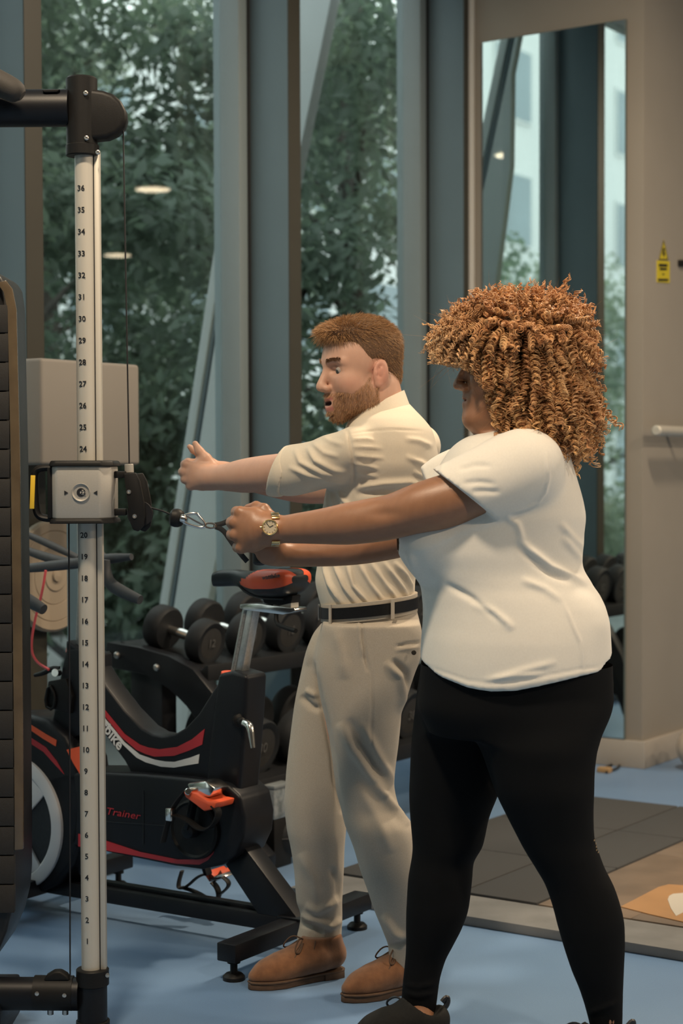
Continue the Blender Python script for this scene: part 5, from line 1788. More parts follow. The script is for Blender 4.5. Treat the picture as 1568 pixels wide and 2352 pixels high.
# wrist watch
wt = bpy.data.objects.new('wrist_watch', None)
COL.objects.link(wt)
wt.location = W(622, 1215, 4.02)
set_parent(wt, woman)
M_GOLD = mat('gold', (0.80, 0.56, 0.25), rough=0.25, metal=1.0, noise=0.1, scale=200)
M_TWO = mat('steel_gold', (0.70, 0.60, 0.42), rough=0.25, metal=1.0, noise=0.3, scale=300)
ca, cb_ = wp(628, 1216, 4.05), wp(622, 1216, 4.05)
for k in range(30):
    a = 2 * math.pi * k / 30
    if math.cos(a) > 0.80:
        continue
    def on_wrist(a_, o, r_=0.0355):
        return Vector(((W(630, 1216, 4.05)).x + o + .006 * math.cos(a_), 4.048 - math.cos(a_) * r_, W(630, 1216, 4.05).z + math.sin(a_) * r_ * 1.08))
    p, p2 = on_wrist(a - .095, 0), on_wrist(a + .095, 0)
    mid_ = (p + p2) / 2
    n_ = (mid_ - Vector(npv(W(630, 1216, 4.05)))).normalized()
    MB().box(mid_, (0.0095, 0, 0), (p2 - p) / 2, n_ * .0016).build('band_link', M_TWO if k % 2 else M_GOLD, wt, bevel=.0008)
face_n = Vector((-0.10, -0.97, 0.05)).normalized()
wc_ = W(620, 1211, 4.011)
MB().lathe(wc_ - face_n * .004, face_n, [(0, .0165), (.004, .0185), (.008, .0185), (.0098, .0165), (.0080, .0155)], 36, ends=False).build('watch_case', M_GOLD, wt)
MB().lathe(wc_, face_n, [(0, .0160), (.0035, .0160)], 32).build('watch_dial', mat('champagne_dial', (0.74, 0.62, 0.44), rough=0.3, metal=0.3, noise=0.05), wt)
u_ = (VU - face_n * VU.dot(face_n)).normalized()
s__ = u_.cross(face_n)
for ang, ln, w_ in ((60, .009, .0008), (-40, .0125, .0006)):
    dv = u_ * math.cos(math.radians(ang)) + s__ * math.sin(math.radians(ang))
    MB().bar(wc_ + face_n * .0040, wc_ + face_n * .0040 + dv * ln, w_ * 2, .0006, up=face_n).build('watch_hand', M_INK, wt)
for k in range(12):
    dv = u_ * math.cos(k * math.pi / 6) + s__ * math.sin(k * math.pi / 6)
    MB().bar(wc_ + face_n * .0038 + dv * .0115, wc_ + face_n * .0038 + dv * .0142, .0010, .0005, up=face_n).build('hour_mark', M_GOLD, wt)
MB().lathe(wc_ - s__ * .0185 + face_n * .003, -s__, [(0, .0022), (.004, .0022)], 10).build('watch_crown', M_GOLD, wt)

# ---------------- curls
M_CURL = attr_mat('curly_hair', 'tint', rough=0.42, spec=0.5)
DHR = 4.08
Hf = Field(axis((.15, .66, .006)), axis((3.88, 4.28, .007)), axis((1.38, 1.80, .006)))
vol = [((1190, 805), (.128, .135, .110)), ((1130, 775), (.085, .115, .072)), ((1060, 790), (.050, .080, .050)), ((1240, 900), (.105, .130, .090)), ((1290, 920), (.062, .105, .072)), ((1180, 915), (.062, .118, .062)), ((1265, 775), (.072, .11, .072))]
for (x, y), r in vol:
    Hf.ell(wp(x, y, DHR), r, None, .02)
Hf.ell(wp(1068, 935, DHR), (.060, .15, .082), None, .01, mode='cut')       # leave the face free
Hf.half(wp(0, 992, DHR), (0, 0, -1))
V, Q = Hf.mesh(3)
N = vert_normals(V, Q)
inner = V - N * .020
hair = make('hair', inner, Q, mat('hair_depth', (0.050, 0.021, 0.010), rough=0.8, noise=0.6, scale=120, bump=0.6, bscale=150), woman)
rg = np.random.default_rng(5)
cand = rg.permutation(len(V))
areaok = []
cell_seen = {}
for i in cand:
    key = tuple((V[i] / 0.0135).astype(int))
    if key in cell_seen:
        continue
    cell_seen[key] = 1
    areaok.append(i)
root = V[areaok] - N[areaok] * .016
nrm_ = N[areaok]
nC = len(areaok)
top = np.clip((root[:, 2] - hc[2] - .03) / .07, 0, 1)                     # 1 on the crown
dirs = nrm_ * (0.25 + .6 * top)[:, None] + np.array((0, 0, -1.0)) * (1.0 - .75 * top)[:, None] + rg.normal(size=(nC, 3)) * .22
front = np.clip((1120 - to_px(root)[:, 0]) / 60, 0, 1)
dirs += np.array((-.5, 0, .15)) * front[:, None]
dirs /= np.linalg.norm(dirs, axis=1)[:, None]
ln = (.050 + .030 * rg.random(nC)) * (1 - .40 * top) * (1 - .35 * front)
rad = (.0066 + .0040 * rg.random(nC)) * (1 - .30 * top) * (1 - .25 * front)
turns = ln / (.0092 + .003 * rg.random(nC))
SEG, SD, NSTR = 48, 3, 3
t = np.linspace(0, 1, SEG)
ref = np.cross(dirs, rg.normal(size=(nC, 3)))
ref /= np.linalg.norm(ref, axis=1)[:, None]
bi = np.cross(dirs, ref)
ph0 = rg.random(nC) * 6.28
hand = np.where(rg.random(nC) < .5, 1, -1)
ang = ph0[:, None] + hand[:, None] * turns[:, None] * t[None] * 2 * math.pi
grow = (np.minimum(1, t * 6) * (1 - .35 * t))[None, :, None]
sway = rg.normal(size=(nC, 3)) * .22
cen_ = root[:, None] + dirs[:, None] * (ln[:, None] * t[None])[..., None] + (sway[:, None] + np.array((0, 0, -.25)) * (1 - top)[:, None, None] * .8) * (ln[:, None] * t[None] ** 2)[..., None] + nrm_[:, None] * (.018 * np.minimum(1, t * 5))[None, :, None]
rad_dir = ref[:, None] * np.cos(ang)[..., None] + bi[:, None] * np.sin(ang)[..., None]
path = cen_ + rad_dir * rad[:, None, None] * grow
wth = (.0024 * (1 - .3 * t))[None, :, None] * (0.8 + .5 * rg.random(nC))[:, None, None]
pxy = to_px(path.reshape(-1, 3)).reshape(nC, SEG, 2)
face_edge = np.interp(pxy[..., 1], (838, 858, 900, 950, 990, 1010), (1026, 1084, 1108, 1122, 1132, 1136))
bad = (pxy[..., 1] > 838) & (pxy[..., 0] < face_edge) & (pxy[..., 1] < 1010)
hit = np.where(bad.any(1), bad.argmax(1) / SEG, 1.0)
keep = hit > .25
scale_ = np.where(hit < 1, np.maximum(hit - .06, .2), 1.0)
ti = np.clip((t[None] * scale_[:, None]) * (SEG - 1), 0, SEG - 1)
i0 = np.minimum(ti.astype(int), SEG - 2)
fr_ = (ti - i0)[..., None]
ar = np.arange(nC)[:, None]
path = path[ar, i0] * (1 - fr_) + path[ar, i0 + 1] * fr_
rad_dir = rad_dir[ar, i0] * (1 - fr_) + rad_dir[ar, i0 + 1] * fr_
path, rad_dir, wth, dirs, top, front, nrm_ = path[keep], rad_dir[keep], wth[keep], dirs[keep], top[keep], front[keep], nrm_[keep]
nC = int(keep.sum())
gold_ = rg.random(nC)[:, None]
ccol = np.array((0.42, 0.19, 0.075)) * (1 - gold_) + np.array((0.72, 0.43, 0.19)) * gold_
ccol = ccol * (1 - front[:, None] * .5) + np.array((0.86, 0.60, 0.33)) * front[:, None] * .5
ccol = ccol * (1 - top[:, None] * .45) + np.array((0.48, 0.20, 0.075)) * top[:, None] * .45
VA, QA, CA, nb = [], [], [], 0
for q in range(NSTR):
    shift = dirs[:, None] * ((q - 1) * .0021 + rg.normal(size=(nC, 1, 1)) * .0009) + rad_dir * (rg.normal(size=(nC, 1, 1)) * .0009) + rg.normal(size=(nC, 1, 3)) * .0010
    w_ = wth * .50
    rings = [path + shift + (rad_dir * math.cos(a) + dirs[:, None] * math.sin(a) * 1.2) * w_ for a in np.arange(SD) * 2 * math.pi / SD]
    VA.append(np.stack(rings, 2).reshape(-1, 3))
    base = ((np.arange(nC) * SEG * SD)[:, None] + (np.arange(SEG - 1) * SD)[None]).ravel() + nb
    QA.append(np.concatenate([np.stack([base + k, base + (k + 1) % SD, base + SD + (k + 1) % SD, base + SD + k], 1) for k in range(SD)]))
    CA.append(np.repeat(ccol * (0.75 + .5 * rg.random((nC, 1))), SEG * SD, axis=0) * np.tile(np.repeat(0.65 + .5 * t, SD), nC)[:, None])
    nb += nC * SEG * SD
VV, QQ, CC = np.concatenate(VA), np.concatenate(QA), np.concatenate(CA)
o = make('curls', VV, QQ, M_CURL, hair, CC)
o['kind'] = 'stuff'
# loose frizz
pick = rg.integers(0, len(V), 6000)
pp = to_px(V[pick])
pick = pick[~((pp[:, 1] > 840) & (pp[:, 0] < 1110))][:4200]
fd = N[pick] + rg.normal(size=(len(pick), 3)) * .7
cv = rg.normal(size=(len(pick), 3)) * .9
o = strands('frizz', V[pick] + N[pick] * .0, fd, .012 + .020 * rg.random(len(pick)), .00045, np.tile((0.52, 0.25, 0.09), (len(pick), 1)), M_CURL, hair, curl=cv, seg=5)
o['kind'] = 'stuff'
# ------------------------------------------------------------------ bearded man showing the movement
DN = 4.62
man = thing('person', 'bearded person in cream shirt and khaki trousers holding both fists out', 'person', on_floor(800, 2262))
M_SKIN_L = attr_mat('fair_skin', 'tint', rough=0.48, spec=0.4, bump=0.10, bscale=420, sss=0.18, noise=0.16, nscale=40)
M_SHIRT = mat('cream_cotton', (0.70, 0.62, 0.50), rough=0.85, noise=0.05, scale=260, bump=0.15, bscale=1500, sheen=0.1)
M_CHINO = mat('khaki_twill', (0.455, 0.400, 0.330), rough=0.9, noise=0.12, scale=350, bump=0.25, bscale=1300, sheen=0.1)

F = Field(axis((-.47, -.32, .003), (-.32, -.085, .006), (-.085, .165, .0031), (.165, .32, .010)),
          axis((4.36, 4.50, .008), (4.50, 4.735, .0034), (4.735, 4.97, .004), (4.97, 5.06, .008)),
          axis((0.0, 1.28, .012), (1.28, 1.47, .003), (1.47, 1.79, .0031)))
mc, mR, MS = wp(830, 846, DN), head_frame(math.radians(26), math.radians(5)), 1.07
qm = add_head(F, mc, mR, MS, open_mouth=0.011, full=0.35, nose=1.0, lips=0.9, chin=0.004)
F.cone(wp(866, 890, DN), wp(884, 985, DN + .01), .060, .066, .03)
F.loft([(W(0, y, DN).z, W((a + b) / 2, y, DN).x, DN + .01, rp((b - a) / 2, DN) * .86, hd) for y, a, b, hd in
        ((975, 815, 965, .12), (1030, 810, 990, .11), (1120, 775, 990, .12), (1250, 745, 970, .12), (1380, 745, 945, .12), (1500, 720, 950, .12))], .03)
for pts in (((790, 1500, 4.68, 50), (735, 1850, 4.72, 40), (735, 2050, 4.73, 28), (738, 2190, 4.74, 22)), ((880, 1500, 4.56, 50), (860, 1850, 4.55, 40), (905, 2050, 4.55, 28), (932, 2210, 4.55, 22))):
    F.chain([(wp(x, y, d), rp(r, d)) for x, y, d, r in pts], .02)
F.cone(wp(738, 2190, 4.74), wp(660, 2235, 4.68), .03, .02, .02)
F.cone(wp(925, 2210, 4.55), wp(860, 2250, 4.51), .03, .02, .02)
n_arm = [(825, 1040, 4.54, 32), (740, 1068, 4.56, 38), (680, 1080, 4.60, 41), (640, 1085, 4.64, 41), (600, 1089, 4.68, 40), (560, 1093, 4.72, 37), (525, 1096, 4.755, 30.5), (495, 1097, 4.785, 26.5), (480, 1096, 4.80, 27)]
F.limb([(wp(x, y, d), rp(r, d)) for x, y, d, r in n_arm], .006)
f_arm = [(960, 1030, 4.74, 34), (850, 1085, 4.88, 40), (760, 1118, 4.93, 36), (700, 1120, 4.94, 35), (620, 1108, 4.93, 31), (540, 1092, 4.91, 26), (500, 1085, 4.90, 26)]
F.limb([(wp(x, y, d), rp(r, d)) for x, y, d, r in f_arm], .006)
# near fist, back of the hand to the camera
dh = 4.815
F.cone(wp(492, 1097, dh - .012), wp(468, 1096, dh - .004), .029, .033, .010, sc=((0, 0, 1), 1.12))
F.ell(wp(455, 1092, dh), (.036, .026, .039), None, .010, p=2.4)
for kx, ky, rad in ((427, 1067, .0135), (422, 1084, .0140), (427, 1101, .0135), (438, 1116, .0125)):
    a = wp(kx, ky, dh)
    F.cone(wp(468, 1093 + (ky - 1093) * .55, dh - .012), a, .011, rad, .006)
    F.chain([(a, rad), (a + np.array((-.006, .032, 0)), rad * .92), (a + np.array((.026, .052, 0)), rad * .85), (a + np.array((.052, .040, 0)), rad * .8)], .003)
F.chain([(wp(490, 1076, dh - .002), .019), (wp(472, 1054, dh + .002), .0160), (wp(458, 1037, dh + .006), .0125), (wp(448, 1019, dh + .010), .0085)], .007)     # thumb raised
F.cone(wp(478, 1078, dh), wp(462, 1066, dh + .004), .018, .018, .010)
# far fist beside it, thumb showing behind
dg = 4.895
F.ell(wp(462, 1084, dg), (.038, .028, .040), None, .010, p=2.4)
for kx, ky, rad in ((432, 1062, .012), (428, 1078, .012), (432, 1094, .012), (442, 1108, .011)):
    a = wp(kx, ky, dg)
    F.chain([(wp(465, ky * .6 + 434, dg), .012), (a, rad), (a + np.array((.0, -.026, 0)), rad * .92), (a + np.array((.028, -.036, 0)), rad * .85)], .004)
F.chain([(wp(488, 1066, dg), .016), (wp(462, 1046, dg), .012), (wp(444, 1034, dg - .006), .0095), (wp(435, 1026, dg - .008), .0075)], .006)
V, Q = F.mesh(1)
loc_h = (V - mc) @ mR / MS
x_, y_, z_ = loc_h.T
col_ = np.tile(np.array((0.56, 0.335, 0.245)), (len(V), 1))
def blend(mask, c):
    global col_
    mask = np.clip(mask, 0, 1)[:, None]
    col_ = col_ * (1 - mask) + np.array(c) * mask
hd_ = (np.linalg.norm(loc_h, axis=1) < .2)
blend(hd_ * np.exp(-(((x_ - .06) / .03) ** 2 + ((np.abs(y_) - .045) / .03) ** 2 + ((z_ + .035) / .02) ** 2)) * .6, (0.55, 0.26, 0.19))
blend(hd_ * (np.abs(y_) > .070) * np.clip(1.6 - np.sqrt(((x_ + .008) / .020) ** 2 + ((z_ + .016) / .032) ** 2), 0, 1) * .7, (0.60, 0.27, 0.20))           # ears
lipm = hd_ * (x_ > .076) * (np.abs(y_) < .024) * np.exp(-((z_ + .0675) / .0050) ** 2) + hd_ * (x_ > .076) * (np.abs(y_) < .022) * np.exp(-((z_ + .0925) / .0060) ** 2)
blend(lipm * 1.2, (0.46, 0.18, 0.15))
blend(hd_ * (x_ > .06) * (np.abs(y_) < .018) * np.exp(-((z_ + .0795) / .0045) ** 4), (0.05, 0.018, 0.016))
beardm = np.zeros(len(V))
jaw_line = np.interp(x_, (-.02, .005, .03, .06, .085, .12), (-.005, -.012, -.040, -.060, -.0535, -.0535))
beardm = hd_ * (z_ < jaw_line) * (x_ > -.004) * (z_ > -.150) * (np.abs(y_) < .085)
beardm = beardm * (1 - (np.abs(y_) > .066) * (z_ > -.05) * (x_ < .012))
mouth = (x_ > .074) * (np.abs(y_) < .023) * (z_ < -.0635) * (z_ > -.099)
beardm = beardm * (1 - mouth)
blend(beardm * .5, (0.30, 0.17, 0.09))
knuck = np.zeros(len(V))
body_m = make('body', V, Q, M_SKIN_L, man, col_)
for side in (-1, 1):
    eye(man, qm, mR, MS, side, 'grey')
N = vert_normals(V, Q)
rg = np.random.default_rng(9)
M_HAIR = attr_mat('brown_hair', 'tint', rough=0.5, spec=0.4)
# beard strands
bi_ = np.where(beardm > .5)[0]
bi_ = rg.choice(bi_, 5200)
down = mR @ np.array((.35, 0, -1.0))
o = strands('beard', V[bi_] - N[bi_] * .001, N[bi_] * .45 + down + rg.normal(size=(len(bi_), 3)) * .25, .007 + .006 * rg.random(len(bi_)), .00055,
            np.array((0.40, 0.225, 0.115)) * (0.6 + .8 * rg.random((len(bi_), 1))), M_HAIR, man, seg=2)
o['kind'] = 'stuff'
# brows
bwm = hd_ * (x_ > .062) * (np.abs(y_) > .010) * (np.abs(y_) < .050) * (np.abs(z_ - .0215 - .004 * np.sin((np.abs(y_) - .01) / .04 * 2.6)) < .0042)
bq = rg.choice(np.where(bwm > .5)[0], 520)
sgn = np.sign(y_[bq])[:, None]
o = strands('eyebrow', V[bq], (mR @ np.array((-.25, 0, .12)))[None] + sgn * (mR @ np.array((0, .8, 0)))[None] + N[bq] * .35 + rg.normal(size=(len(bq), 3)) * .15, .006 + .003 * rg.random(len(bq)), .0006, np.tile((0.24, 0.135, 0.07), (len(bq), 1)), M_HAIR, man, seg=2)
o['kind'] = 'stuff'
# hair cap and strands
Hf = Field(axis((-.10, .18, .0045)), axis((4.50, 4.74, .0045)), axis((1.54, 1.80, .0045)))
Hf.ell(qm(-.010, 0, .037), [v * MS for v in (.099, .081, .090)], mR, 0)
Hf.ell(qm(.022, 0, .088), [v * MS for v in (.070, .060, .030)], mR, .03)
Hf.ell(qm(.078, 0, .088), [v * MS for v in (.024, .046, .018)], mR, .022)
Hf.ell(qm(-.045, 0, -.02), [v * MS for v in (.055, .062, .05)], mR, .02)
nrm = mR @ np.array((.80, 0, -1.0))
Hf.half(qm(0, 0, .006), nrm)
for g in (-1, 1):
    Hf.ell(qm(.066, g * .062, .030), [v * MS for v in (.034, .030, .034)], mR, .008, 'cut')     # temples
    Hf.ell(qm(-.006, g * .084, -.012), [v * MS for v in (.025, .020, .034)], mR, .004, 'cut')  # round the ears
Vh, Qh = Hf.mesh(2)
hair_m = make('hair', Vh, Qh, mat('hair_base_brown', (0.125, 0.062, 0.028), rough=0.7, noise=0.5, scale=200, bump=0.5, bscale=300), man)
Nh = vert_normals(Vh, Qh)
lh = (Vh - mc) @ mR / MS
pk = rg.integers(0, len(Vh), 15000)
lp = lh[pk]
topm = np.clip((lp[:, 2] - .040) / .055, 0, 1)
frontm = np.clip((lp[:, 0] - .02) / .06, 0, 1) * topm
side_dir = mR @ np.array((-.45, 0, -.9))
top_dir = mR @ np.array((.55, .30, .25))
back_dir = mR @ np.array((-.75, .25, .15))
dirs = (top_dir * frontm[:, None] + back_dir * (1 - frontm[:, None]) * .8) * topm[:, None] + side_dir * (1 - topm[:, None]) + Nh[pk] * (.35 + .1 * topm)[:, None] + rg.normal(size=(len(pk), 3)) * .16
ln = .008 + .005 * rg.random(len(pk)) + topm * (.006 + .010 * rg.random(len(pk))) + frontm * .004
tone = rg.random((len(pk), 1))
cc = (np.array((0.23, 0.12, 0.055)) * (1 - tone) + np.array((0.45, 0.265, 0.125)) * tone) * (1 + .35 * frontm[:, None])
o = strands('hair_strands', Vh[pk] - Nh[pk] * .003, dirs, ln, .00062, cc, M_HAIR, hair_m, curl=np.tile(mR @ np.array((.1, 0, -.35)), (len(pk), 1)) * topm[:, None], seg=3)
o['kind'] = 'stuff'

# cream shirt
F = Field(axis((-.215, .275, .0040)), axis((4.36, 4.98, .0055)), axis((.96, 1.58, .0040)))
def man_rows(g=0.0):
    out = []
    for y, a, b, dc, hd in ((925, 868, 938, 4.64, .060), (945, 838, 957, 4.64, .100), (965, 805, 976, 4.635, .145), (990, 792, 993, 4.635, .170), (1030, 786, 1003, 4.635, .180), (1060, 776, 1007, 4.635, .180), (1120, 750, 1006, 4.64, .165), (1160, 742, 1000, 4.64, .155),
                            (1220, 735, 985, 4.64, .145), (1300, 728, 962, 4.64, .142), (1340, 724, 953, 4.64, .142), (1375, 731, 952, 4.64, .140), (1400, 738, 954, 4.64, .138), (1440, 742, 958, 4.64, .135)):
        xa, xb = W(a, y, dc).x, W(b, y, dc).x
        out.append((W(860, y, dc - hd * .5).z, (xa + xb) / 2, dc, (xb - xa) / 2 + g, hd + g))
    return out


F.loft(man_rows(), 0, p=2.15)
F.chain([(wp(x, y, d), rp(r, d)) for x, y, d, r in ((815, 1035, 4.50, 56), (760, 1058, 4.54, 54), (705, 1074, 4.58, 52), (668, 1081, 4.61, 53), (625, 1088, 4.65, 50))], .025)
F.chain([(wp(x, y, d), rp(r, d)) for x, y, d, r in ((960, 1025, 4.77, 52), (850, 1080, 4.87, 48), (790, 1105, 4.92, 46))], .025)
n_c = np.array((-.90, .22, .40))
c0 = wp(636, 1092, 4.63)
s_ = F.sub((-.3, 4.3, 1.2), (W(735, 0, 4.6).x, 4.80, 1.5))
x, y, z = F.pts(s_)
F.F[s_] = np.maximum(F.F[s_], ((x - c0[0]) * n_c[0] + (y - c0[1]) * n_c[1] + (z - c0[2]) * n_c[2]).astype(np.float32))
F.half((0, 0, W(860, 1425, 4.64).z), (0, 0, -1))
V, Q = F.mesh(2)
fl = [(((785, 977), (798, 991), (804, 1017), (810, 1050), (813, 1088), (810, 1114)), -.0032, 3.0),
      (((801, 997), (844, 990), (905, 986), (975, 990)), -.0018, 2.2),
      (((806, 1010), (840, 1008), (862, 1012)), .0028, 4), (((808, 1026), (850, 1027), (880, 1030)), .0030, 4), (((810, 1046), (850, 1050), (885, 1052)), .0030, 4.5),
      (((812, 1066), (845, 1070), (872, 1078)), .0030, 4.5), (((814, 1086), (845, 1090), (870, 1096)), .0026, 4.5),
      (((704, 1026), (725, 1058), (765, 1078), (808, 1088)), .0055, 6), (((675, 1030), (690, 1062), (740, 1086), (800, 1098)), .0050, 6), (((660, 1072), (710, 1092), (770, 1104), (812, 1110)), .0050, 6),
      (((715, 1015), (745, 1040), (780, 1050)), .0035, 6), (((735, 1000), (760, 1014), (790, 1022)), .0030, 6),
      (((742, 1290), (757, 1340), (790, 1392)), .0075, 5), (((765, 1290), (790, 1345), (822, 1390)), .0075, 5), (((795, 1290), (812, 1345), (850, 1388)), .0075, 5),
      (((822, 1290), (850, 1340), (880, 1382)), .0075, 5), (((850, 1290), (886, 1345), (912, 1378)), .0075, 5), (((880, 1290), (912, 1335), (938, 1375)), .0075, 5), (((905, 1290), (930, 1320), (948, 1360)), .0075, 5),
      (((928, 1008), (960, 1012), (995, 1026)), .0035, 6), (((930, 1048), (965, 1062), (1000, 1085)), .0045, 6), (((948, 1082), (975, 1096), (1000, 1112)), .0045, 5),
      (((815, 1122), (880, 1110), (940, 1106), (990, 1118)), .0060, 7), (((815, 1135), (880, 1128), (950, 1130)), -.0050, 8),
      (((760, 1128), (766, 1160), (770, 1200)), .0040, 5), (((748, 1128), (752, 1160), (756, 1200)), .0030, 4), (((775, 1128), (790, 1150), (815, 1175)), .0045, 5)]
V = folds(V, Q, fl)
shirt = make('shirt', V, Q, M_SHIRT, man)
# rolled cuff
G = Field(axis((-.22, -.05, .0036)), axis((4.48, 4.78, .0045)), axis((1.27, 1.46, .0036)))
G.chain([(wp(x, y, d), rp(r, d)) for x, y, d, r in ((690, 1079, 4.59, 55), (665, 1083, 4.61, 58), (632, 1089, 4.64, 53))], .01)
c1 = wp(669, 1080, 4.61)
G.half(c1, -n_c)
G.half(c0 + n_c / np.linalg.norm(n_c) * .006, n_c)
G.chain([(wp(660, 1083, 4.62), rp(46, 4.6)), (wp(600, 1091, 4.68), rp(47, 4.6))], 0, mode='cut')
V, Q = G.mesh(2)
V = folds(V, Q, [(((655, 1030), (648, 1062), (655, 1090), (670, 1120)), -.004, 4)])
make('rolled_cuff', V, Q, M_SHIRT, man)
# collar
cl = MB()
cx0, cy0 = W(868, 930, 4.625).x, 4.625
zb0, zf0 = W(868, 897, 4.58).z, W(868, 958, 4.58).z
NS = 48
loops = []
for (rx, ry, dz) in ((.066, .066, 0), (.069, .070, .003), (.083, .086, -.036), (.080, .083, -.038), (.065, .066, -.006)):
    lp_ = []
    for k in range(NS):
        a = 2 * math.pi * k / NS
        xx, yy = math.cos(a), math.sin(a)
        f_ = (1 - xx) / 2
        z = zb0 + (zf0 - zb0) * f_ + dz * (1 - .25 * f_)
        lp_.append(Vector((cx0 + xx * rx - .004 * f_, cy0 + yy * ry, z)))
    loops.append(lp_)
for lp_ in loops:
    cl.v += [tuple(p) for p in lp_]
for i in range(len(loops)):
    j = (i + 1) % len(loops)
    for k in range(NS):
        k2 = (k + 1) % NS
        cl.f.append((i * NS + k, i * NS + k2, j * NS + k2, j * NS + k))
cl.build('collar', M_SHIRT, man, sharp=70)

# trousers
F = Field(axis((-.165, .235, .0042)), axis((4.42, 4.86, .0050)), axis((.06, 1.03, .0046)))
def lr(rows, dc, f, mx=9):
    out = []
    for r in rows:
        y, a, b = r[:3]
        d_ = r[3] if len(r) > 3 else dc
        xa, xb = W(a, y, d_).x, W(b, y, d_).x
        out.append((W((a + b) / 2, y, d_).z, (xa + xb) / 2, d_, (xb - xa) / 2, min((xb - xa) / 2 * f, mx)))
    return out


F.loft(lr(((1431, 738, 850), (1461, 717, 850), (1498, 702, 845), (1544, 691, 840), (1624, 675, 830), (1693, 666, 820), (1762, 658, 808), (1800, 655, 803), (1850, 653, 798), (1900, 658, 795), (1950, 668, 791), (2007, 676, 789), (2065, 680, 786), (2103, 690, 786), (2128, 687, 785), (2152, 682, 784), (2180, 684, 784), (2200, 688, 785)), 4.72, 1.05, .082), 0, p=2.2)
F.loft(lr(((1431, 742, 964), (1452, 737, 968), (1509, 728, 965), (1544, 727, 953), (1590, 733, 938), (1636, 743, 922), (1659, 748, 920), (1716, 759, 914), (1762, 765, 908), (1800, 770, 905), (1850, 781, 915), (1900, 794, 950), (1950, 813, 962), (1995, 826, 970), (2039, 842, 976), (2084, 857, 980), (2141, 880, 985), (2173, 891, 986), (2200, 893, 987), (2222, 896, 986)), 4.555, .95, .088), .008, p=2.2)
F.loft(lr(((1385, 742, 957), (1400, 740, 957), (1431, 740, 964), (1460, 732, 967), (1510, 722, 964), (1560, 740, 940)), 4.635, 1.2, .145), .02, p=2.2)
# sloping waist and hems
x, y, z = F.xs[:, None, None], F.ys[None, :, None], F.zs[None, None, :]
wz = np.interp(F.xs, [W(735, 1398, 4.55).x, W(890, 1380, 4.50).x, W(957, 1374, 4.55).x], [W(735, 1398, 4.55).z, W(890, 1380, 4.50).z, W(957, 1374, 4.55).z])[:, None, None]
F.F = np.maximum(F.F, (z - wz).astype(np.float32))
V, Q = F.mesh(2)
fl = [(((725, 1544), (736, 1613), (750, 1670), (762, 1735), (769, 1800), (785, 1870)), -.006, 6),
      (((829, 1424), (831, 1465), (838, 1510), (846, 1545)), -.0045, 3.0), (((825, 1424), (827, 1465), (834, 1510)), .003, 4),
      (((855, 1540), (853, 1640), (852, 1720), (858, 1800)), -.0018, 2),
      (((905, 1486), (930, 1480), (966, 1475)), -.003, 2.5), (((905, 1494), (935, 1490), (966, 1487)), .002, 3),
      (((885, 1520), (920, 1555), (925, 1600), (920, 1640)), .0055, 9), (((900, 1515), (932, 1548), (940, 1585)), -.006, 8),
      (((690, 1598), (715, 1622), (738, 1632)), -.0055, 7), (((700, 1585), (730, 1600)), .004, 6),
      (((780, 1660), (810, 1720), (850, 1780), (885, 1830)), .0065, 12), (((800, 1650), (840, 1720), (880, 1790)), -.005, 10), (((830, 1660), (865, 1730), (905, 1800)), .005, 10),
      (((860, 1800), (900, 1850), (940, 1895)), .006, 10), (((820, 1800), (860, 1870), (900, 1960)), .004, 14),
      (((690, 2100), (720, 2112), (760, 2128), (786, 2112)), .007, 8), (((686, 2120), (720, 2128), (745, 2145)), -.006, 7), (((700, 2080), (730, 2092), (775, 2070)), .006, 9), (((690, 1960), (720, 2020), (730, 2080)), .004, 12),
      (((760, 1990), (775, 2030), (778, 2070)), -.005, 9), (((880, 2100), (905, 2140), (930, 2160)), .006, 9), (((895, 2172), (915, 2168), (940, 2160)), -.005, 6),
      (((735, 1425), (720, 1470), (705, 1530)), .003, 8), (((770, 1440), (785, 1500), (790, 1560)), .0035, 14)]
V = folds(V, Q, [(p_, h_ * 1.35, w_) for p_, h_, w_ in fl])
make('trousers', V, Q, M_CHINO, man)
# waistband, belt, loops, button
def ring_pt(a, grow, frac):
    """point on the sloping waist; a = 0 towards picture right, -90 degrees towards the camera"""
    cxr = (W(738, 1400, 4.635).x + W(957, 1390, 4.635).x) / 2
    hw = (W(957, 1390, 4.635).x - W(738, 1400, 4.635).x) / 2
    xx = abs(math.cos(a)) ** (2 / 2.2) * (1 if math.cos(a) > 0 else -1)
    yy = abs(math.sin(a)) ** (2 / 2.2) * (1 if math.sin(a) > 0 else -1)
    zt = W(848, 1385, 4.50).z + xx * (W(0, 1380, 4.6).z - W(0, 1404, 4.6).z) / 2
    return Vector((cxr + xx * (hw + grow), 4.635 + yy * (hw * 1.19 + grow), zt + frac))


def band(name, g0, g1, z0, z1, m, a0=0, a1=2 * math.pi, n=72, parent=None, bev=0):
    b = MB()
    closed = a1 - a0 > 6.28
    for k in range(n if closed else n + 1):
        a = a0 + (a1 - a0) * k / n
        b.v += [tuple(ring_pt(a, g0, z0)), tuple(ring_pt(a, g1, z0)), tuple(ring_pt(a, g1, z1)), tuple(ring_pt(a, g0, z1))]
    m_ = n if closed else n + 1
    for k in range(n):
        j = (k + 1) % m_
        for q in range(4):
            q2 = (q + 1) % 4
            b.f.append((k * 4 + q, j * 4 + q, j * 4 + q2, k * 4 + q2))
    if not closed:
        b.f += [(0, 1, 2, 3), (n * 4 + 3, n * 4 + 2, n * 4 + 1, n * 4)]
    return b.build(name, m, parent or man, bevel=bev)


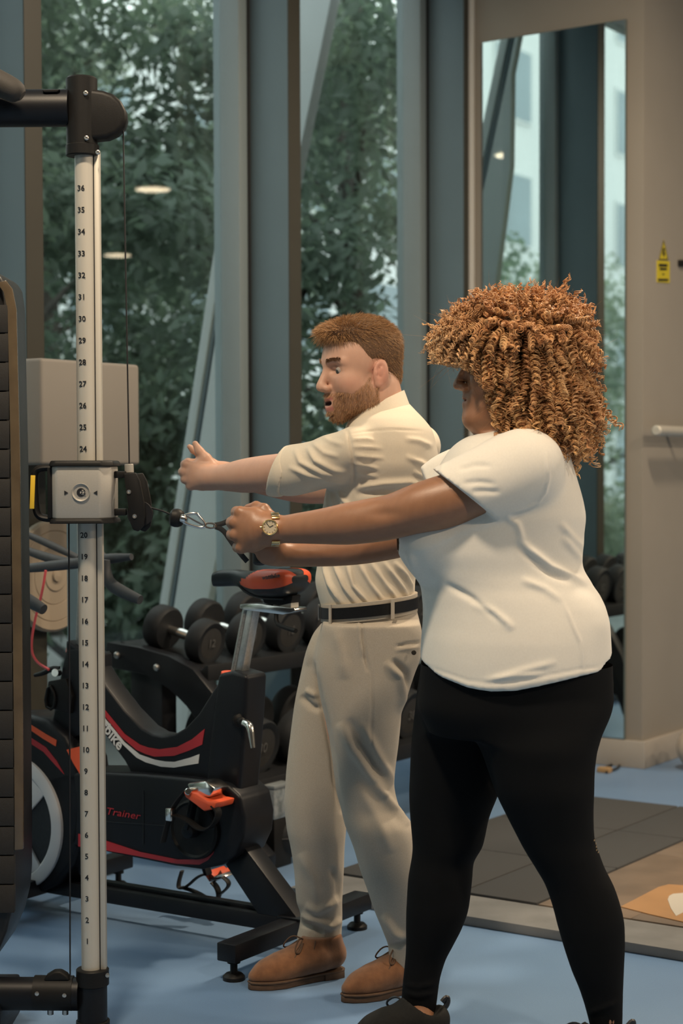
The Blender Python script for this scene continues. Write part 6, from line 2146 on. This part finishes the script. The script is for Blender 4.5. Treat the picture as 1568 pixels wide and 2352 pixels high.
band('waistband', -.016, .0018, -.044, .004, M_CHINO)
belt = band('belt', .0005, .0062, -.034, -.005, mat('black_leather', (0.007, 0.007, 0.008), rough=0.45, spec=0.3, noise=0.2, scale=60, bump=0.2, bscale=300))
for px in (766, 891):
    a = -math.acos(max(-1, min(1, ((px - 847.5) / 109.5)))) if True else 0
    band('belt_loop', .0064, .0095, -.046, .004, M_CHINO, a - .035, a + .035, 3)
bk = ring_pt(math.radians(-172), .008, -.018)
MB().tube([bk + Vector((0, dy_, dz_)) for dy_, dz_ in ((-.02, -.018), (.02, -.018), (.02, .018), (-.02, .018))], .0026, 8, closed=True).build('buckle', M_CHROME, belt)
MB().lathe(W(950, 1499, 4.485), (0.1, -1, 0), [(0, .0065), (.003, .006), (.0035, .0)], 16).build('pocket_button', mat('brown_button', (0.03, 0.025, 0.02), rough=0.3), man)

# suede ankle boots
M_SUEDE = mat('tan_suede', (0.225, 0.098, 0.041), rough=0.95, noise=0.45, scale=45, col2=(0.145, 0.060, 0.025), bump=0.3, bscale=500, sheen=0.3)
M_LSOLE = mat('leather_sole', (0.105, 0.058, 0.033), rough=0.7, noise=0.25, scale=60)
M_LACE = mat('brown_lace', (0.10, 0.055, 0.032), rough=0.8)


def boot(heel, toe, top_c, parent):
    h, f, s, Ln = shoe_frame(heel, toe)
    e = bpy.data.objects.new('ankle_boot', None)
    COL.objects.link(e)
    e.location = h
    set_parent(e, parent)
    at = lambda t, z, o=0: h + f * (t * Ln) + s * o + Vector((0, 0, z))
    lo = np.minimum(npv(h), npv(h + f * Ln)) - .08
    hi = np.maximum(npv(h), npv(h + f * Ln)) + .08
    G = Field(axis((lo[0], hi[0], .0036)), axis((lo[1], hi[1], .0036)), axis((0.0, .20, .0036)))
    na = lambda *a: npv(at(*a))
    G.chain([(na(.12, .060), .037), (na(.30, .062), .037), (na(.50, .055), .037), (na(.68, .044), .034), (na(.82, .037), .026), (na(.93, .031), .015)], .03, sc=(npv(s), 1.14))
    tc = npv(top_c)
    G.chain([(na(.13, .07), .036), (na(.17, .105), .036), (tc + np.array((0, 0, .02)), .037)], .02)
    G.chain([(na(.34, .072), .034), (na(.30, .110), .032)], .03)
    G.half((0, 0, .0215), (0, 0, -1))
    G.half(tc + np.array((0, 0, .025)), (0, 0, 1))
    V, Q = G.mesh(2)
    make('upper', V, Q, M_SUEDE, e)
    MB().prism(sole_outline(h, f, s, Ln, .0005, .0195), (0, 0, .006)).build('welt', M_LSOLE, e, bevel=.002)
    MB().prism(sole_outline(h, f, s, Ln, -.003, .0085), (0, 0, .016)).build('sole', M_LSOLE, e, bevel=.002)
    hl = [at(t, .009, o) for t, o in ((.005, .012), (.04, .031), (.12, .036), (.25, .034), (.26, -.034), (.12, -.036), (.04, -.031), (.005, -.012))]
    MB().prism(hl, (0, 0, .0175)).build('heel_block', M_LSOLE, e, bevel=.001)
    for k in range(3):
        t, z = .40 + .055 * k, .108 - .011 * k
        MB().tube([at(t - .015, z - .022, -.030), at(t + .01, z, -.012), at(t + .012, z + .002, .012), at(t - .015, z - .022, .030)], .0022, 6, smooth=1).build('lace', M_LACE, e)
    for sg in (-1, 1):
        MB().tube([at(.42, .112, 0), at(.50, .124, .02 * sg), at(.58, .094, .034 * sg), at(.53, .084, .038 * sg), at(.45, .106, .016 * sg)], .0021, 6, smooth=2).build('lace_loop', M_LACE, e)
        MB().tube([at(.44, .106, .01 * sg), at(.55, .086, .034 * sg), at(.62, .064, .040 * sg)], .0021, 6, smooth=1).build('lace_end', M_LACE, e)
    for sg in (-1, 1):
        pts = [(.40, .055), (.385, .085), (.36, .115)]
        MB().tube([at(t, z, sg * (.0425 if z < .07 else .040 if z < .1 else .036)) for t, z in pts], .0018, 6, smooth=1).build('quarter_seam', M_LACE, e)


boot(on_floor(787, 2238), on_floor(568, 2274), W(738, 2158, 4.73), man)
boot(on_floor(1000, 2262), on_floor(782, 2303), W(940, 2185, 4.56), man)
